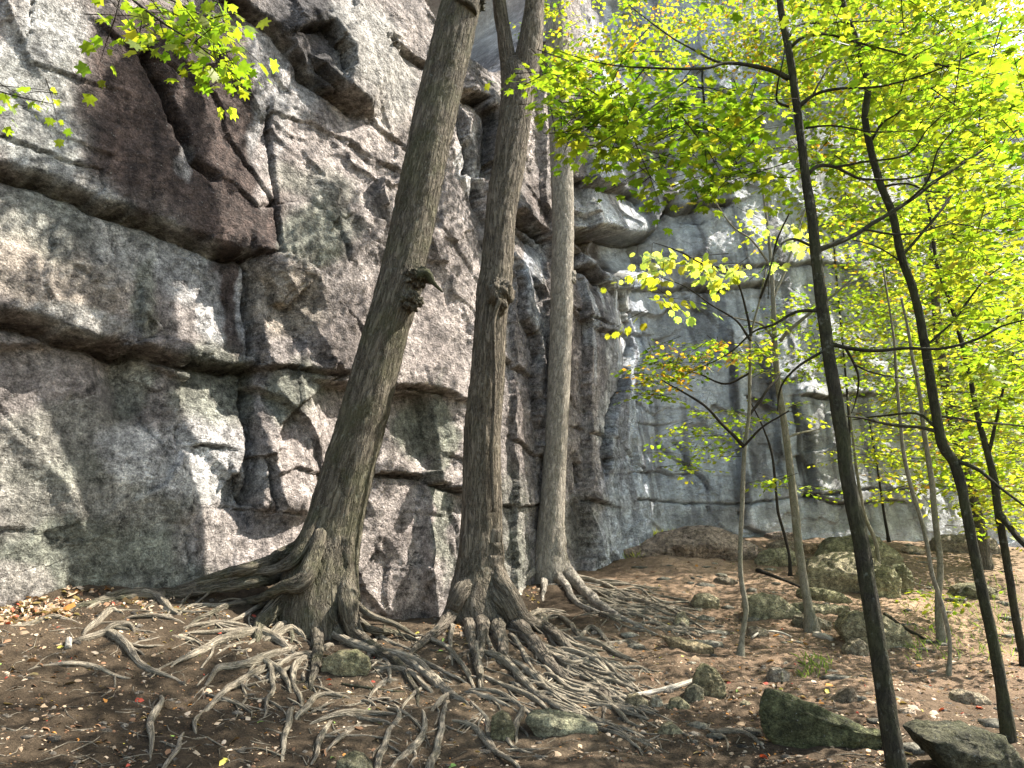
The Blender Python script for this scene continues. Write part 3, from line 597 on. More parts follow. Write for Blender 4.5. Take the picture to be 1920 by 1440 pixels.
T1 = [(905,-330,70),(893,-150,76),(880,-60,82),(866,0,84),(845,90,88),(822,190,88),(800,290,86),(778,400,84),(757,500,86),(748,540,88),(730,600,84),(703,700,88),(676,800,92),(648,900,98),(628,980,104),(612,1040,120),(600,1090,138),(596,1130,150),(594,1165,156),(594,1215,150),(594,1260,140)]
T2 = [(962,112,30),(966,135,60),(971,165,70),(968,200,67),(955,300,65),(940,400,62),(932,500,64),(926,545,68),(921,600,62),(914,700,66),(905,800,69),(904,900,71),(902,1000,76),(899,1060,84),(896,1100,100),(897,1130,118),(902,1155,130),(905,1185,126),(905,1220,110)]
T3 = [(1040,-160,42),(1042,-60,46),(1045,60,48),(1048,180,48),(1052,280,46),(1054,340,46),(1056,420,43),(1054,520,44),(1052,620,43),(1048,720,43),(1043,820,43),(1038,900,44),(1034,980,50),(1032,1030,58),(1034,1065,68),(1036,1090,70),(1036,1120,60)]
_, D1 = ground_hit(590, 1192); _, D2_ = ground_hit(900, 1176); _, D3 = ground_hit(1032, 1090)
D1 += .35; D2_ += .25; D3 += .15
print('depths', D1, D2_, D3)
t1, q1, r1 = big_tree('leaning_tree', T1, D1, M_BARK1, 'thick mossy tree leaning right, leftmost of the three big trunks before the cliff', seed=1.3, ridge=.016, flareamp=.13, lean=.5)
t2, q2, r2 = big_tree('forked_tree', T2, D2_, M_BARK2, 'upright furrowed tree with a forked top, middle of the three big trunks', seed=4.1, ridge=.014, flareamp=.14, lean=.3)
t3, q3, r3 = big_tree('pale_tree', T3, D3, M_BARK3, 'smoother pale grey tree close to the cliff, rightmost of the three big trunks', seed=7.7, ridge=.007, flareamp=.12, lean=.2)

def limb(e, name, trace, d, mat, seg=18, step=.05, rough=.06, ridge=.006, seed=0., dtop=None, parent=None):
    p, r = pxline(trace, d, dtop); m = Mesh(); m.tube(sub(e, p), r, seg=seg, step=step, rough=rough, ridge=ridge, seed=seed)
    return m.make(name, mat, parent or e)
# forked head of the middle tree
limb(t2, 'limb', [(970,215,50),(962,165,46),(952,110,34),(944,60,29),(936,0,28),(925,-120,26),(915,-260,20)], D2_+.3, M_BARK2, seg=32, ridge=.010, seed=2.)
limb(t2, 'limb', [(970,220,52),(978,170,58),(988,115,56),(997,60,48),(1003,0,40),(1015,-110,34),(1040,-260,26)], D2_+.3, M_BARK2, seg=40, ridge=.010, seed=3.)
limb(t1, 'limb', [(868,20,60),(885,-30,44),(900,-110,36),(930,-230,28)], D1+.3, M_BARK1, seg=30, seed=5.)
limb(t3, 'limb', [(1058,330,26),(1075,318,18),(1088,300,14),(1110,270,11),(1140,235,9),(1190,180,7),(1250,60,5)], D3+.2, M_BARK3, seg=10, ridge=.003, seed=6.)
# burls and broken stubs: knobbly lumps grown on the trunk
def burl(e, name, px, py, rpx, d, mat, seed, stretch=(1, .8, 1.2), amp=.35, freq=3.):
    bm = bmesh.new(); bmesh.ops.create_icosphere(bm, subdivisions=5, radius=1)
    V = np.array([v.co[:] for v in bm.verts]); f = np.array([[v.index for v in q.verts] for q in bm.faces]); bm.free()
    n = 1+amp*fbm(V[:, 0]*freq/2, V[:, 1]*freq/2, V[:, 2]*freq/2, 4, seed)
    V = V*n[:, None]*np.array(stretch)*rpx*d/F; c = sub(e, P(px, py, d))
    return obj(name, mesh(name, V+c, f, extra=V), mat, e)
burl(t1, 'burl', 783, 520, 25, D1+.12, M_BARK1, 3., (1, .9, .75), .55, 4.)
burl(t1, 'burl', 770, 565, 20, D1+.10, M_BARK1, 5., (1, .9, .9), .55, 4.)
limb(t1, 'broken_stub', [(780,515,26),(800,512,22),(812,530,10),(830,548,3)], D1+.05, M_DARKB, seg=12, seed=9., rough=.4)
burl(t1, 'burl', 880, 8, 30, D1+.45, M_DARKB, 6., (1, .8, .7), .6, 4.)
burl(t2, 'burl', 936, 553, 30, D2_+.03, M_BARK2, 8., (.85, .9, 1.1), .35)
burl(t3, 'burl', 1068, 520, 13, D3+.1, M_BARK3, 9.5, (1, .9, 1.3), .3)
limb(t2, 'bark_ridge', [(938,560,9),(926,600,8),(927,680,8),(926,760,8),(922,850,8),(926,960,7)], D2_-.14, M_BARK2, seg=10, seed=12., rough=.25)

# ------------------------------------------------------------------ roots
RT1 = [
 [(575,1010,28),(530,1040,23),(480,1060,20),(430,1075,22),(370,1095,18),(300,1115,16),(220,1130,12),(130,1150,7)],
 [(575,1052,30),(530,1078,24),(480,1090,22),(400,1104,18),(330,1116,18),(270,1112,15),(220,1119,12),(150,1146,6)],
 [(255,1112,12),(280,1114,16),(300,1120,16),(320,1140,14),(334,1160,6)],
 [(560,1040,26),(520,1066,18),(470,1076,15),(420,1088,13),(385,1098,10)],
 [(570,1085,36),(535,1100,24),(500,1118,17),(460,1132,14),(400,1155,10),(350,1187,5)],
 [(585,1090,60),(550,1112,44),(515,1140,34),(492,1178,26),(482,1204,14)],
 [(590,1100,46),(583,1140,30),(590,1190,26),(595,1225,20),(590,1270,16),(584,1295,8)],
 [(575,1110,36),(556,1145,20),(546,1180,11),(545,1200,6)],
 [(615,1110,40),(620,1150,22),(630,1175,16),(640,1200,8)],
 [(645,1090,44),(655,1140,38),(668,1185,26),(690,1212,18),(720,1232,18),(755,1262,14),(775,1295,10),(785,1330,4)],
 [(492,1190,16),(440,1205,18),(400,1215,16),(360,1235,14),(328,1247,6)],
 [(488,1195,14),(520,1208,16),(548,1228,8)],
 [(567,1192,8),(545,1184,15),(520,1194,14),(498,1206,8)],
 [(550,1222,10),(520,1234,16),(480,1250,18),(440,1258,15),(408,1264,12),(388,1284,5)],
 [(618,1206,8),(590,1225,14),(555,1240,12),(520,1256,10),(500,1268,5)],
 [(495,1257,8),(450,1280,13),(420,1302,11),(385,1330,10),(366,1352,8),(363,1378,6),(386,1412,4)],
 [(500,1252,8),(512,1285,9),(505,1312,8),(489,1346,3)],
 [(493,1248,10),(530,1272,11),(548,1302,5)],
 [(572,1236,8),(553,1258,14),(545,1285,9),(560,1310,7),(567,1330,3)],
 [(575,1255,5),(570,1280,7),(590,1300,4)],
 [(130,1216,6),(165,1205,14),(205,1200,16),(230,1220,15),(270,1250,12),(335,1278,4)],
 [(188,1197,5),(210,1186,12),(240,1186,9),(250,1197,4)],
 [(158,1197,7),(175,1177,12),(202,1155,14),(220,1158,4)],
 [(60,1252,3),(120,1248,10),(170,1255,10),(215,1270,8),(275,1287,3)],
 [(18,1173,4),(60,1165,10),(95,1163,12),(142,1174,4)],
 [(165,1147,5),(195,1132,12),(230,1125,7)],
 [(240,1171,5),(290,1174,8),(338,1179,4)],
 [(350,1188,5),(400,1176,9),(440,1179,8),(470,1184,4)],
 [(258,1216,4),(330,1210,9),(392,1213,4)],
 [(350,1200,5),(410,1192,9),(465,1185,5)],
 [(283,1425,4),(285,1370,12),(295,1340,14),(307,1308,6)],
 [(303,1445,7),(330,1410,10),(347,1378,4)],
 [(533,1418,6),(537,1380,12),(546,1345,11),(552,1333,4)],
 [(555,1347,9),(570,1330,14),(592,1308,9),(620,1304,8),(655,1311,4)],
 [(588,1357,5),(640,1345,14),(690,1338,14),(738,1342,5)],
 [(583,1423,6),(605,1390,14),(625,1358,6)],
 [(612,1412,4),(640,1385,9),(672,1360,4)],
 [(610,1182,14),(645,1200,14),(680,1216,16),(740,1236,18),(790,1252,14),(830,1290,16),(852,1315,14),(874,1323,6)],
 [(640,1140,26),(672,1165,16),(700,1180,12),(740,1193,10),(785,1208,4)],
 [(645,1105,22),(665,1125,14),(690,1150,10),(740,1170,10),(780,1197,4)],
 [(655,1160,14),(710,1195,10),(765,1218,5)],
 [(740,1236,14),(790,1264,14),(820,1290,14),(848,1313,7)],
 [(693,1308,4),(715,1290,10),(748,1283,4)],
 [(757,1333,4),(780,1306,8),(803,1293,4)],
 [(725,1240,9),(728,1262,9),(730,1288,5)],
 [(520,1100,12),(500,1130,10),(470,1150,8),(430,1170,6),(380,1180,4)],
 [(545,1165,12),(520,1180,12),(500,1196,8),(470,1215,5)],
 [(430,1140,7),(400,1138,8),(360,1135,6),(330,1150,4)],
 [(700,1205,8),(690,1230,9),(640,1255,6)],
]
RT2 = [
 [(880,1080,44),(862,1115,34),(845,1150,26),(820,1195,18),(790,1212,14),(763,1238,7)],
 [(880,1130,40),(876,1160,26),(882,1190,22),(886,1218,14),(896,1250,12),(904,1290,6)],
 [(910,1130,46),(906,1165,36),(903,1195,24),(900,1222,14),(899,1245,5)],
 [(925,1120,50),(930,1165,36),(934,1200,26),(946,1232,18),(964,1266,8)],
 [(925,1095,46),(950,1135,38),(968,1170,34),(1000,1212,28),(1030,1250,22),(1060,1272,15),(1100,1282,13),(1138,1305,14),(1133,1340,6)],
 [(930,1070,36),(955,1115,28),(985,1158,26),(1020,1190,24),(1055,1215,20),(1078,1228,6)],
 [(895,1222,6),(940,1240,14),(970,1270,14),(1010,1305,12),(1050,1330,10),(1105,1348,4)],
 [(905,1190,10),(925,1225,10),(955,1250,6)],
 [(905,1262,7),(950,1290,9),(1000,1315,10),(1035,1343,4)],
 [(883,1290,5),(930,1300,10),(970,1320,10),(1003,1353,4)],
 [(878,1300,7),(920,1310,12),(965,1333,6)],
 [(1040,1268,8),(1080,1294,11),(1125,1292,5)],
 [(965,1248,10),(1010,1270,14),(1040,1294,12),(1085,1303,4)],
 [(1030,1228,9),(1060,1248,18),(1085,1246,13),(1115,1234,8)],
 [(1058,1224,11),(1110,1240,10),(1140,1260,8),(1178,1282,3)],
 [(1072,1198,9),(1120,1215,12),(1160,1235,10),(1195,1247,4)],
 [(1088,1191,7),(1108,1180,10),(1130,1195,9),(1152,1228,6)],
 [(1008,1161,5),(1050,1160,9),(1075,1180,9),(1093,1198,4)],
 [(972,1168,7),(1010,1150,12),(1052,1144,5)],
 [(1100,1290,12),(1150,1322,9),(1190,1335,10),(1230,1350,8),(1264,1362,3)],
 [(1130,1212,5),(1180,1208,8),(1218,1227,3)],
 [(838,1318,8),(828,1360,10),(820,1400,14),(803,1445,16)],
 [(848,1306,9),(830,1320,14),(815,1335,9),(803,1348,4)],
 [(788,1343,5),(795,1365,10),(775,1400,16),(733,1433,6)],
 [(738,1328,5),(745,1355,10),(720,1390,12),(703,1445,14)],
 [(883,1318,5),(905,1345,10),(920,1380,8),(926,1403,3)],
 [(852,1354,5),(890,1365,12),(920,1400,10),(965,1445,8)],
 [(902,1338,6),(940,1370,8),(960,1395,8),(1015,1427,4)],
 [(976,1333,10),(970,1360,13),(964,1388,4)],
 [(1298,1365,4),(1340,1370,10),(1390,1378,10),(1430,1398,4)],
 [(1218,1361,6),(1260,1370,8),(1293,1397,3)],
 [(895,1215,10),(900,1250,9),(903,1290,6)],
 [(960,1200,10),(985,1235,10),(1005,1262,6)],
 [(845,1185,10),(846,1215,7),(848,1240,4)],
 [(775,1230,6),(820,1255,8),(870,1275,5)],
 [(790,1200,7),(850,1235,9),(890,1290,6)],
 [(1030,1195,8),(1060,1235,7),(1066,1262,4)],
 [(700,1260,7),(760,1268,9),(800,1300,8)],
]
RT3 = [
 [(1020,1040,26),(1005,1062,16),(988,1080,12),(975,1100,10),(973,1132,6)],
 [(1025,1055,24),(1020,1080,14),(1020,1100,12),(1018,1124,5)],
 [(1045,1040,40),(1060,1070,30),(1078,1094,24),(1100,1118,20),(1130,1145,16),(1170,1170,12),(1222,1192,5)],
 [(1040,1070,24),(1058,1100,14),(1080,1128,10),(1120,1150,8),(1153,1177,3)],
 [(1075,1088,12),(1130,1100,9),(1200,1130,9),(1250,1150,8),(1313,1177,3)],
 [(965,1163,4),(1010,1148,10),(1048,1146,4)],
]
r_ = np.random.default_rng(21)
for i in range(60):   # the loose mat of thin roots fanning right from the middle tree
    x = r_.uniform(960, 1120); y = 1185 + (x-960)*.42 + r_.uniform(-20, 110); L_ = r_.uniform(60, 190); sl_ = r_.uniform(.28, .6); w_ = r_.uniform(4.5, 9)
    RT2.append([(x, y, w_*.7), (x+L_*.35, y+L_*.35*sl_+r_.uniform(-9, 9), w_), (x+L_*.7, y+L_*.7*sl_+r_.uniform(-9, 9), w_*.9), (x+L_, y+L_*sl_+r_.uniform(-3, 10), w_*.35)])
for i in range(62):   # and from the pale tree behind it
    x = r_.uniform(1075, 1240); y = 1092 + (x-1075)*.20 + r_.uniform(-8, 62); L_ = r_.uniform(45, 130); sl_ = r_.uniform(-.02, .42); w_ = r_.uniform(4, 8)
    RT3.append([(x, y, w_*.7), (x+L_*.35, y+L_*.35*sl_+r_.uniform(-6, 5), w_), (x+L_*.7, y+L_*.7*sl_+r_.uniform(-4, 5), w_*.9), (x+L_, y+L_*sl_+r_.uniform(0, 6), w_*.3)])
for i in range(40):   # short rootlets under the left tree
    x = r_.uniform(330, 760); y = r_.uniform(1190, 1330); L_ = r_.uniform(25, 90)*r_.choice([-1, 1]); w_ = r_.uniform(3, 6); sl_ = r_.uniform(.1, .7)
    RT1.append([(x, y, w_*.7), (x+L_*.5, y+abs(L_)*.4*sl_, w_), (x+L_, y+abs(L_)*sl_+4, w_*.35)])
def roots(e, lst, D, seed, axis, axr, tmat):
    axis = axis+np.array(e.location); r2 = np.random.default_rng(int(seed))
    for k, tr in enumerate(lst[:100]):
        pts = []; rad = []
        for (a, b, w_) in tr:
            gp, gd = ground_hit(a, b); dcap = D - .02 + ((.42-.2*k) if (tmat is M_BARK1 and k < 5) else 0)
            front = tr[0][2] > 20
            d = min(gd, dcap) if front or tr[0][1] < 1150 else gd
            if front and b > tr[0][1]+30: d = min(gd, D-.25+.0*b)
            p = P(a, b, d); rr = w_*.5*d/F*(1.0 if w_ > 13 else 1.08)
            if d >= gd-.12: p = gp + np.array([0, 0, rr*.55])
            pts.append(p); rad.append(rr)
        if front:            # rise out of the trunk itself, so the root swells from it as a flare
            ax = np.array(e.location); top_z = pts[0][2]+.42; tx = np.interp(top_z, axis[:, 2], axis[:, 0]); ty = np.interp(top_z, axis[:, 2], axis[:, 1])
            tr_ = np.interp(top_z, axis[:, 2], axr); dx_ = pts[0][0]-tx; dy_ = pts[0][1]-ty; dl = math.hypot(dx_, dy_)+1e-6
            hx = np.array([tx+dx_/dl*min(dl, tr_*.86), ty+dy_/dl*min(dl, tr_*.86), top_z]); pts = [hx]+pts; rad = [max(rad[0]*.7, .03)]+rad
        def ext(a_, b_):     # carry the root on past its last seen point until the soil covers it
            q_ = a_+(a_-b_)*.35; q_[2] = gh(q_[0], q_[1])-.03; return q_
        tail = ext(pts[-1], pts[-2]); 
        if not (tr[0][2] > 20): head = ext(pts[0], pts[1]); pts = [head]+pts; rad = [rad[0]*.5]+rad
        pts = np.array(pts+[tail]); rad = np.array(rad+[rad[-1]*.35])
        pts = sub(e, pts); big = rad.max() > .03
        m = Mesh(); m.tube(pts, rad, seg=18 if big else 9, step=.035 if big else .045, rough=.22, ridge=.006 if big else .003, seed=seed+k*.77, wob=.022 if big else .03)
        w0_ = pts+np.array(e.location)
        for q_ in range(3 if len(tr) > 3 else 2):      # rootlets forking off along it
            i_ = r2.integers(1, max(2, len(w0_)-2)); a0 = w0_[i_]; dr = w0_[min(i_+1, len(w0_)-1)]-a0; ang = math.atan2(dr[1], dr[0])+r2.choice([-1, 1])*r2.uniform(.3, 1.0)
            if a0[2] > gh(a0[0], a0[1])+.16: continue
            L_ = r2.uniform(.15, .55); rr_ = min(max(rad[i_]*r2.uniform(.3, .5), .005), .013); cs_ = []
            for u_ in (0, .35, .7, 1.05): x_ = a0[0]+math.cos(ang+.5*u_*math.sin(k+q_))*L_*u_; y_ = a0[1]+math.sin(ang+.5*u_*math.sin(k+q_))*L_*u_; cs_.append([x_, y_, float(gh(x_, y_))+rr_*(.6 if u_ < 1 else -2)])
            cs_[0][2] = a0[2]
            m.tube(sub(e, np.array(cs_)), [rr_, rr_*.9, rr_*.7, rr_*.3], seg=6, step=.05, rough=.2, seed=k+q_*3.1, wob=.015)
        m.make('root', tmat if front else M_ROOT, e)
roots(t1, RT1, D1, 100., q1, r1, M_BARK1); roots(t2, RT2, D2_, 200., q2, r2, M_BARK2); roots(t3, RT3, D3, 300., q3, r3, M_BARK3)

# ------------------------------------------------------------------ slim trees
def slim(name, label, trace, mat, d=None, seg=20, rough=.07, seed=1., group=None, ridge=.003, foot=True, wk=.68):
    """trace head first, last point at the foot"""
    if d is None: _, d = ground_hit(trace[-1][0], trace[-1][1])
    pts = np.array(trace, float); pts[:, 2] *= wk; p = P(pts[:, 0], pts[:, 1], d); r = pts[:, 2]*.5*d/F
    base = p[-1].copy(); gz = float(gh(base[0], base[1]))
    if foot:
        dz = p[-2]-p[-1]
        p = np.vstack([p, [base[0]-dz[0]/max(abs(dz[2]), .1)*.12, base[1], min(gz, base[2])-.15]]); r = np.r_[r, r[-1]*1.1]; r[-2] *= 1.5; r[-1] *= 1.6
    e = empty(name, (base[0], base[1], gz)); tag(e, label, 'tree', group or ('thin pale stems on the slope' if name == 'sapling' else 'dark slim trees on the right'))
    m = Mesh(); m.tube(sub(e, p)[::-1], r[::-1], seg=seg, step=.05, rough=rough, seed=seed, ridge=ridge)
    m.make('trunk', mat, e); e['_d'] = d
    return e, d
def limbs(e, lst, d, mat, dd=.5, seed=0.):
    for i, tr in enumerate(lst):
        n = len(tr); s = (1 if i % 2 else -1)*dd
        pts = np.array(tr, float); dep = d + s*np.linspace(0, 1, n)**1.3; p = P(pts[:, 0], pts[:, 1], dep); r = pts[:, 2]*.5*dep/F
        m = Mesh(); m.tube(sub(e, p), r, seg=7, step=.05, rough=.1, seed=seed+i*1.3, wob=.012)
        m.make('branch', mat, e)
s4, d4 = slim('slim_maple', 'thickest of the dark slim trunks in the right foreground, leaning left',
  [(1440,-330,14),(1455,-150,18),(1462,0,20),(1476,80,22),(1485,130,23),(1494,200,24),(1503,270,24),(1511,335,26),(1524,420,29),(1530,480,31),(1541,570,33),(1552,650,34),(1566,740,36),(1580,820,38),(1586,880,38),(1600,950,40),(1613,1010,41),(1627,1100,43),(1641,1180,44),(1655,1270,46),(1668,1360,48),(1682,1440,50),(1697,1530,54)], M_DARKB, d=4.35, seg=36, seed=31., ridge=.004)
limbs(s4, [
 [(1478,147,13),(1450,134,10),(1400,123,8),(1357,120,7),(1316,130,6),(1210,126,4),(1130,120,2.5),(1050,96,1.5)],
 [(1357,120,6),(1300,95,4),(1230,50,3),(1180,10,2)], [(1316,130,5),(1270,165,4),(1180,235,3),(1110,278,1.5)],
 [(1317,130,5),(1319,185,4.5),(1326,218,4),(1360,265,3),(1400,345,1.5)], [(1210,126,4),(1170,170,3),(1110,205,2),(1040,222,1.2)],
 [(1326,218,3),(1300,270,2),(1265,325,1.2)], [(1483,88,8),(1510,68,6),(1560,66,5),(1600,78,5),(1680,100,4),(1760,120,4),(1840,137,2)],
 [(1478,70,7),(1500,46,5),(1560,42,4),(1640,40,3),(1710,42,1.5)], [(1497,200,10),(1525,177,7),(1570,166,6),(1640,163,5),(1700,150,4),(1770,125,4),(1850,90,3),(1925,58,2)],
 [(1525,177,5),(1545,140,4),(1560,120,4),(1600,100,4),(1640,75,3),(1700,30,3),(1745,-10,2)], [(1478,200,6),(1459,190,5),(1458,165,4),(1465,120,3),(1478,60,2)],
 [(1514,327,9),(1535,312,8),(1565,313,7),(1590,325,6),(1620,337,5),(1700,335,4),(1780,315,3),(1860,290,2)], [(1565,313,6),(1620,305,4),(1700,290,4),(1740,240,3),(1795,195,1.5)],
 [(1528,472,12),(1570,455,10),(1620,430,9),(1700,380,8),(1770,330,7),(1830,290,6),(1930,230,4)], [(1524,462,6),(1485,448,5),(1462,462,4),(1447,500,3.5),(1440,560,2)],
 [(1540,583,8),(1490,585,6),(1450,608,5),(1410,622,4),(1360,665,3),(1285,702,1.5)], [(1552,643,9),(1590,653,8),(1640,658,7),(1700,652,6),(1760,653,6),(1830,635,5),(1880,612,4),(1930,598,3)],
 [(1585,652,6),(1605,690,5),(1612,712,4),(1608,745,3),(1596,775,1.5)], [(1600,682,4),(1640,700,3),(1700,710,2),(1745,698,1.2)], [(1548,655,6),(1500,686,5),(1470,715,4),(1461,740,3.5),(1458,770,1.5)],
 [(1700,380,5),(1740,340,4),(1760,280,3),(1800,230,2)], [(1620,430,5),(1700,440,4),(1790,420,3),(1880,440,1.5)], [(1511,240,5),(1560,235,4),(1640,246,3),(1720,245,1.5)]], d4, M_DARKB, .45, 40.)
s5, d5 = slim('slim_maple', 'thinner dark trunk with a bend at mid height, standing by the mossy boulder bottom right',
  [(1560,-300,12),(1572,-120,15),(1580,0,17),(1608,83,18),(1627,160,19),(1622,217,20),(1633,283,20),(1653,350,21),(1673,400,22),(1690,480,23),(1715,553,23),(1733,640,24),(1750,745,25),(1767,833,27),(1788,865,27),(1802,910,26),(1812,960,26),(1837,1087,27),(1860,1193,28),(1878,1290,28),(1893,1396,28)], M_DARKB, d=5.2, seg=28, seed=33., ridge=.003)
limbs(s5, [[(1752,808,8),(1720,800,6),(1680,798,6),(1640,790,5),(1600,782,4),(1555,778,2)], [(1752,800,6),(1720,775,5),(1660,780,4),(1600,787,2)],
 [(1635,262,6),(1655,230,5),(1680,215,4),(1705,193,3),(1735,160,2)], [(1610,95,5),(1640,70,4),(1700,60,3),(1765,15,2)], [(1790,862,9),(1830,880,7),(1862,902,6),(1925,952,4)],
 [(1690,480,6),(1740,425,6),(1780,370,5),(1812,325,4),(1905,255,2)], [(1650,350,5),(1700,345,4),(1750,360,3),(1820,350,2)], [(1760,780,5),(1830,790,4),(1925,800,3)],
 [(1735,650,5),(1790,600,4),(1850,520,3),(1920,480,2)], [(1700,500,4),(1660,470,3),(1600,450,2)]], d5, M_DARKB, .4, 60.)
s6, d6 = slim('sapling', 'pale crooked sapling on bare earth, left of the straighter pale stem',
  [(1436,505,4),(1425,560,5),(1408,630,7),(1406,700,9),(1404,780,10),(1397,830,11),(1393,900,12),(1391,960,12),(1388,1020,12),(1389,1080,13),(1398,1135,15),(1397,1160,13),(1391,1200,14),(1388,1233,17)], M_PALEB, seg=16, seed=35.)
limbs(s6, [[(1395,838,7),(1360,800,6),(1320,760,5),(1285,738,4),(1240,712,2)], [(1404,780,6),(1440,730,5),(1465,700,3)], [(1408,630,6),(1395,560,4),(1370,510,4),(1320,495,3),(1270,470,3),(1225,455,1.5)],
 [(1408,640,6),(1380,600,4),(1330,570,3),(1290,540,2),(1240,520,1.5)], [(1425,560,5),(1445,500,5),(1458,450,4),(1480,400,3)], [(1406,700,5),(1360,720,4),(1310,700,3),(1250,690,1.5)], [(1392,840,5),(1430,800,4),(1480,770,3)]], d6, M_TWIG, .25, 70.)
s7, d7 = slim('sapling', 'straight pale stem rising from a low earth mound, right of the crooked sapling',
  [(1418,260,5),(1428,340,6),(1440,430,8),(1446,500,10),(1450,570,13),(1453,650,16),(1459,720,17),(1468,780,18),(1478,850,19),(1484,900,21),(1491,960,22),(1497,1020,22),(1507,1090,23),(1516,1140,25),(1523,1182,29)], M_PALEB, seg=20, seed=37.)
limbs(s7, [[(1462,640,8),(1480,620,7),(1520,585,6),(1555,560,5),(1600,520,3)], [(1450,560,6),(1475,500,5),(1500,420,4),(1530,330,2)], [(1446,500,5),(1410,450,4),(1370,420,3),(1310,330,1.5)], [(1475,820,5),(1510,810,4),(1560,800,2)], [(1455,640,5),(1430,610,5),(1400,600,3),(1350,590,1.5)]], d7, M_PALEB, .4, 80.)
s8, d8 = slim('sapling', 'very thin crooked stem, the nearest foot in the cluster right of the dark slim trunk',
  [(1655,500,5),(1668,580,6),(1677,647,7),(1681,713,8),(1687,780,9),(1694,847,10),(1708,913,11),(1726,970,11),(1738,1020,11),(1748,1077,11),(1764,1127,11),(1779,1190,11),(1781,1230,10),(1779,1262,10)], M_PALEB, seg=14, seed=39.)
s9, d9 = slim('sapling', 'sturdier brown stem in the cluster right of the dark slim trunk',
  [(1690,560,6),(1703,620,8),(1710,667,9),(1723,730,10),(1731,797,12),(1741,863,14),(1748,910,15),(1752,960,16),(1763,1060,16),(1759,1130,17),(1766,1206,18)], M_PALEB, seg=14, seed=41.)
s10, d10 = slim('slim_maple', 'grey trunk reaching the right edge of the picture, forking high in the canopy',
  [(1740,380,6),(1757,497,9),(1780,563,10),(1800,630,12),(1820,713,13),(1833,780,14),(1851,847,17),(1864,900,20),(1872,960,20),(1889,1060,20),(1905,1160,20),(1918,1226,21),(1925,1260,23)], M_DARKB, d=7.6, seg=18, seed=43.)
limbs(s10, [[(1853,850,8),(1866,800,6),(1880,740,5),(1900,660,4)], [(1820,713,6),(1855,640,5),(1890,560,3)], [(1872,960,12),(1895,990,12),(1930,1030,12)]], d10, M_DARKB, .4, 90.)
s11, d11 = slim('sapling', 'sinuous thin stem bending over the boulders directly behind the dark slim trunk',
  [(1590,740,4),(1598,813,6),(1606,880,8),(1612,920,9),(1622,970,10),(1640,1010,10),(1646,1040,9),(1648,1075,9),(1637,1102,9)], M_PALEB, seg=12, seed=45.)
s12, d12 = slim('sapling', 'thin slanting stem in front of the far cliff, left of the straight pale stem',
  [(1400,740,3),(1413,765,4),(1430,800,5),(1447,850,7),(1455,920,7),(1459,960,8),(1470,1000,8),(1480,1043,8),(1482,1085,9)], M_TWIG, seg=12, seed=47.)
s13, d13 = slim('sapling', 'dark thin stem touching the foot of the far cliff, right of the dark slim trunk',
  [(1630,790,4),(1642,860,5),(1650,910,6),(1657,960,7),(1664,1000,8),(1667,1018,8)], M_TWIG, seg=12, seed=49.)
s14, d14 = slim('background_maple', 'brown trunk half lost in yellow foliage at the right, behind the thin dark tree',
  [(1735,300,14),(1748,450,18),(1757,600,24),(1770,700,26),(1800,850,30),(1830,960,32),(1842,1062,36)], M_BARK1, seg=16, seed=51., d=13.2)
s15, d15 = slim('background_maple', 'thin forked stem against the far cliff, right of the straight pale stem',
  [(1560,420,4),(1572,560,5),(1590,760,6),(1596,900,6),(1600,1002,8)], M_TWIG, seg=10, seed=53., d=13.8)

# ------------------------------------------------------------------ foliage
_o = [(0, 1.0), (14, .62), (24, .60), (38, .92), (50, .80), (62, .52), (84, .62), (104, .78), (122, .52), (150, .42), (172, .50)]
MAPLE = np.array([(r*math.sin(R(a)), r*math.cos(R(a))) for a, r in _o] + [(0, -.18)] + [(-r*math.sin(R(a)), r*math.cos(R(a))) for a, r in _o[:0:-1]])*.58
_o2 = [(0, 1), (42, .78), (70, .45), (105, .66), (150, .40)]
STAR = np.array([(r*math.sin(R(a)), r*math.cos(R(a))) for a, r in _o2] + [(0, -.3)] + [(-r*math.sin(R(a)), r*math.cos(R(a))) for a, r in _o2[:0:-1]])*.6
OVAL = np.array([(0, .62), (.24, .40), (.34, .05), (.26, -.28), (0, -.42), (-.26, -.28), (-.34, .05), (-.24, .40)])
BROAD = np.array([(.0, .42), (.22, .56), (.28, .30), (.50, .22), (.44, -.20), (.20, -.44), (0, -.36), (-.20, -.44), (-.44, -.20), (-.50, .22), (-.28, .30), (-.22, .56)])
def leaves(name, pos, dirs, nrm, size, col, shape, mat, parent=None, cup=.18, more=None):
    n = len(pos); m = len(shape)
    dirs = dirs/np.linalg.norm(dirs, axis=1)[:, None]
    nrm = nrm - dirs*(nrm*dirs).sum(1)[:, None]; nrm /= np.linalg.norm(nrm, axis=1)[:, None]+1e-9
    sd = np.cross(dirs, nrm)
    rr = np.hypot(shape[:, 0], shape[:, 1])
    cu = -cup*rr**2*rng.uniform(.2, 2.4, n)[:, None] - .25*cup*shape[None, :, 1]
    V = pos[:, None]+size[:, None, None]*(sd[:, None]*shape[None, :, 0:1]+dirs[:, None]*shape[None, :, 1:2]+nrm[:, None]*cu[..., None])
    V = np.concatenate([pos[:, None], V], 1)
    b = np.arange(n)[:, None]*(m+1); j = np.arange(m)[None]
    T = np.stack([b+0*j, b+1+j, b+1+(j+1) % m], -1).reshape(-1, 3)
    V = V.reshape(-1, 3); C_ = np.repeat(col, m+1, axis=0); fs = [T]
    if more is not None:
        fs.append(more[1]+len(V)); V = np.vstack([V, more[0]]); C_ = np.vstack([C_, np.tile([.03, .024, .015], (len(more[0]), 1))])
    return obj(name, mesh(name, V, fs, smooth=False, col=C_), mat, parent)
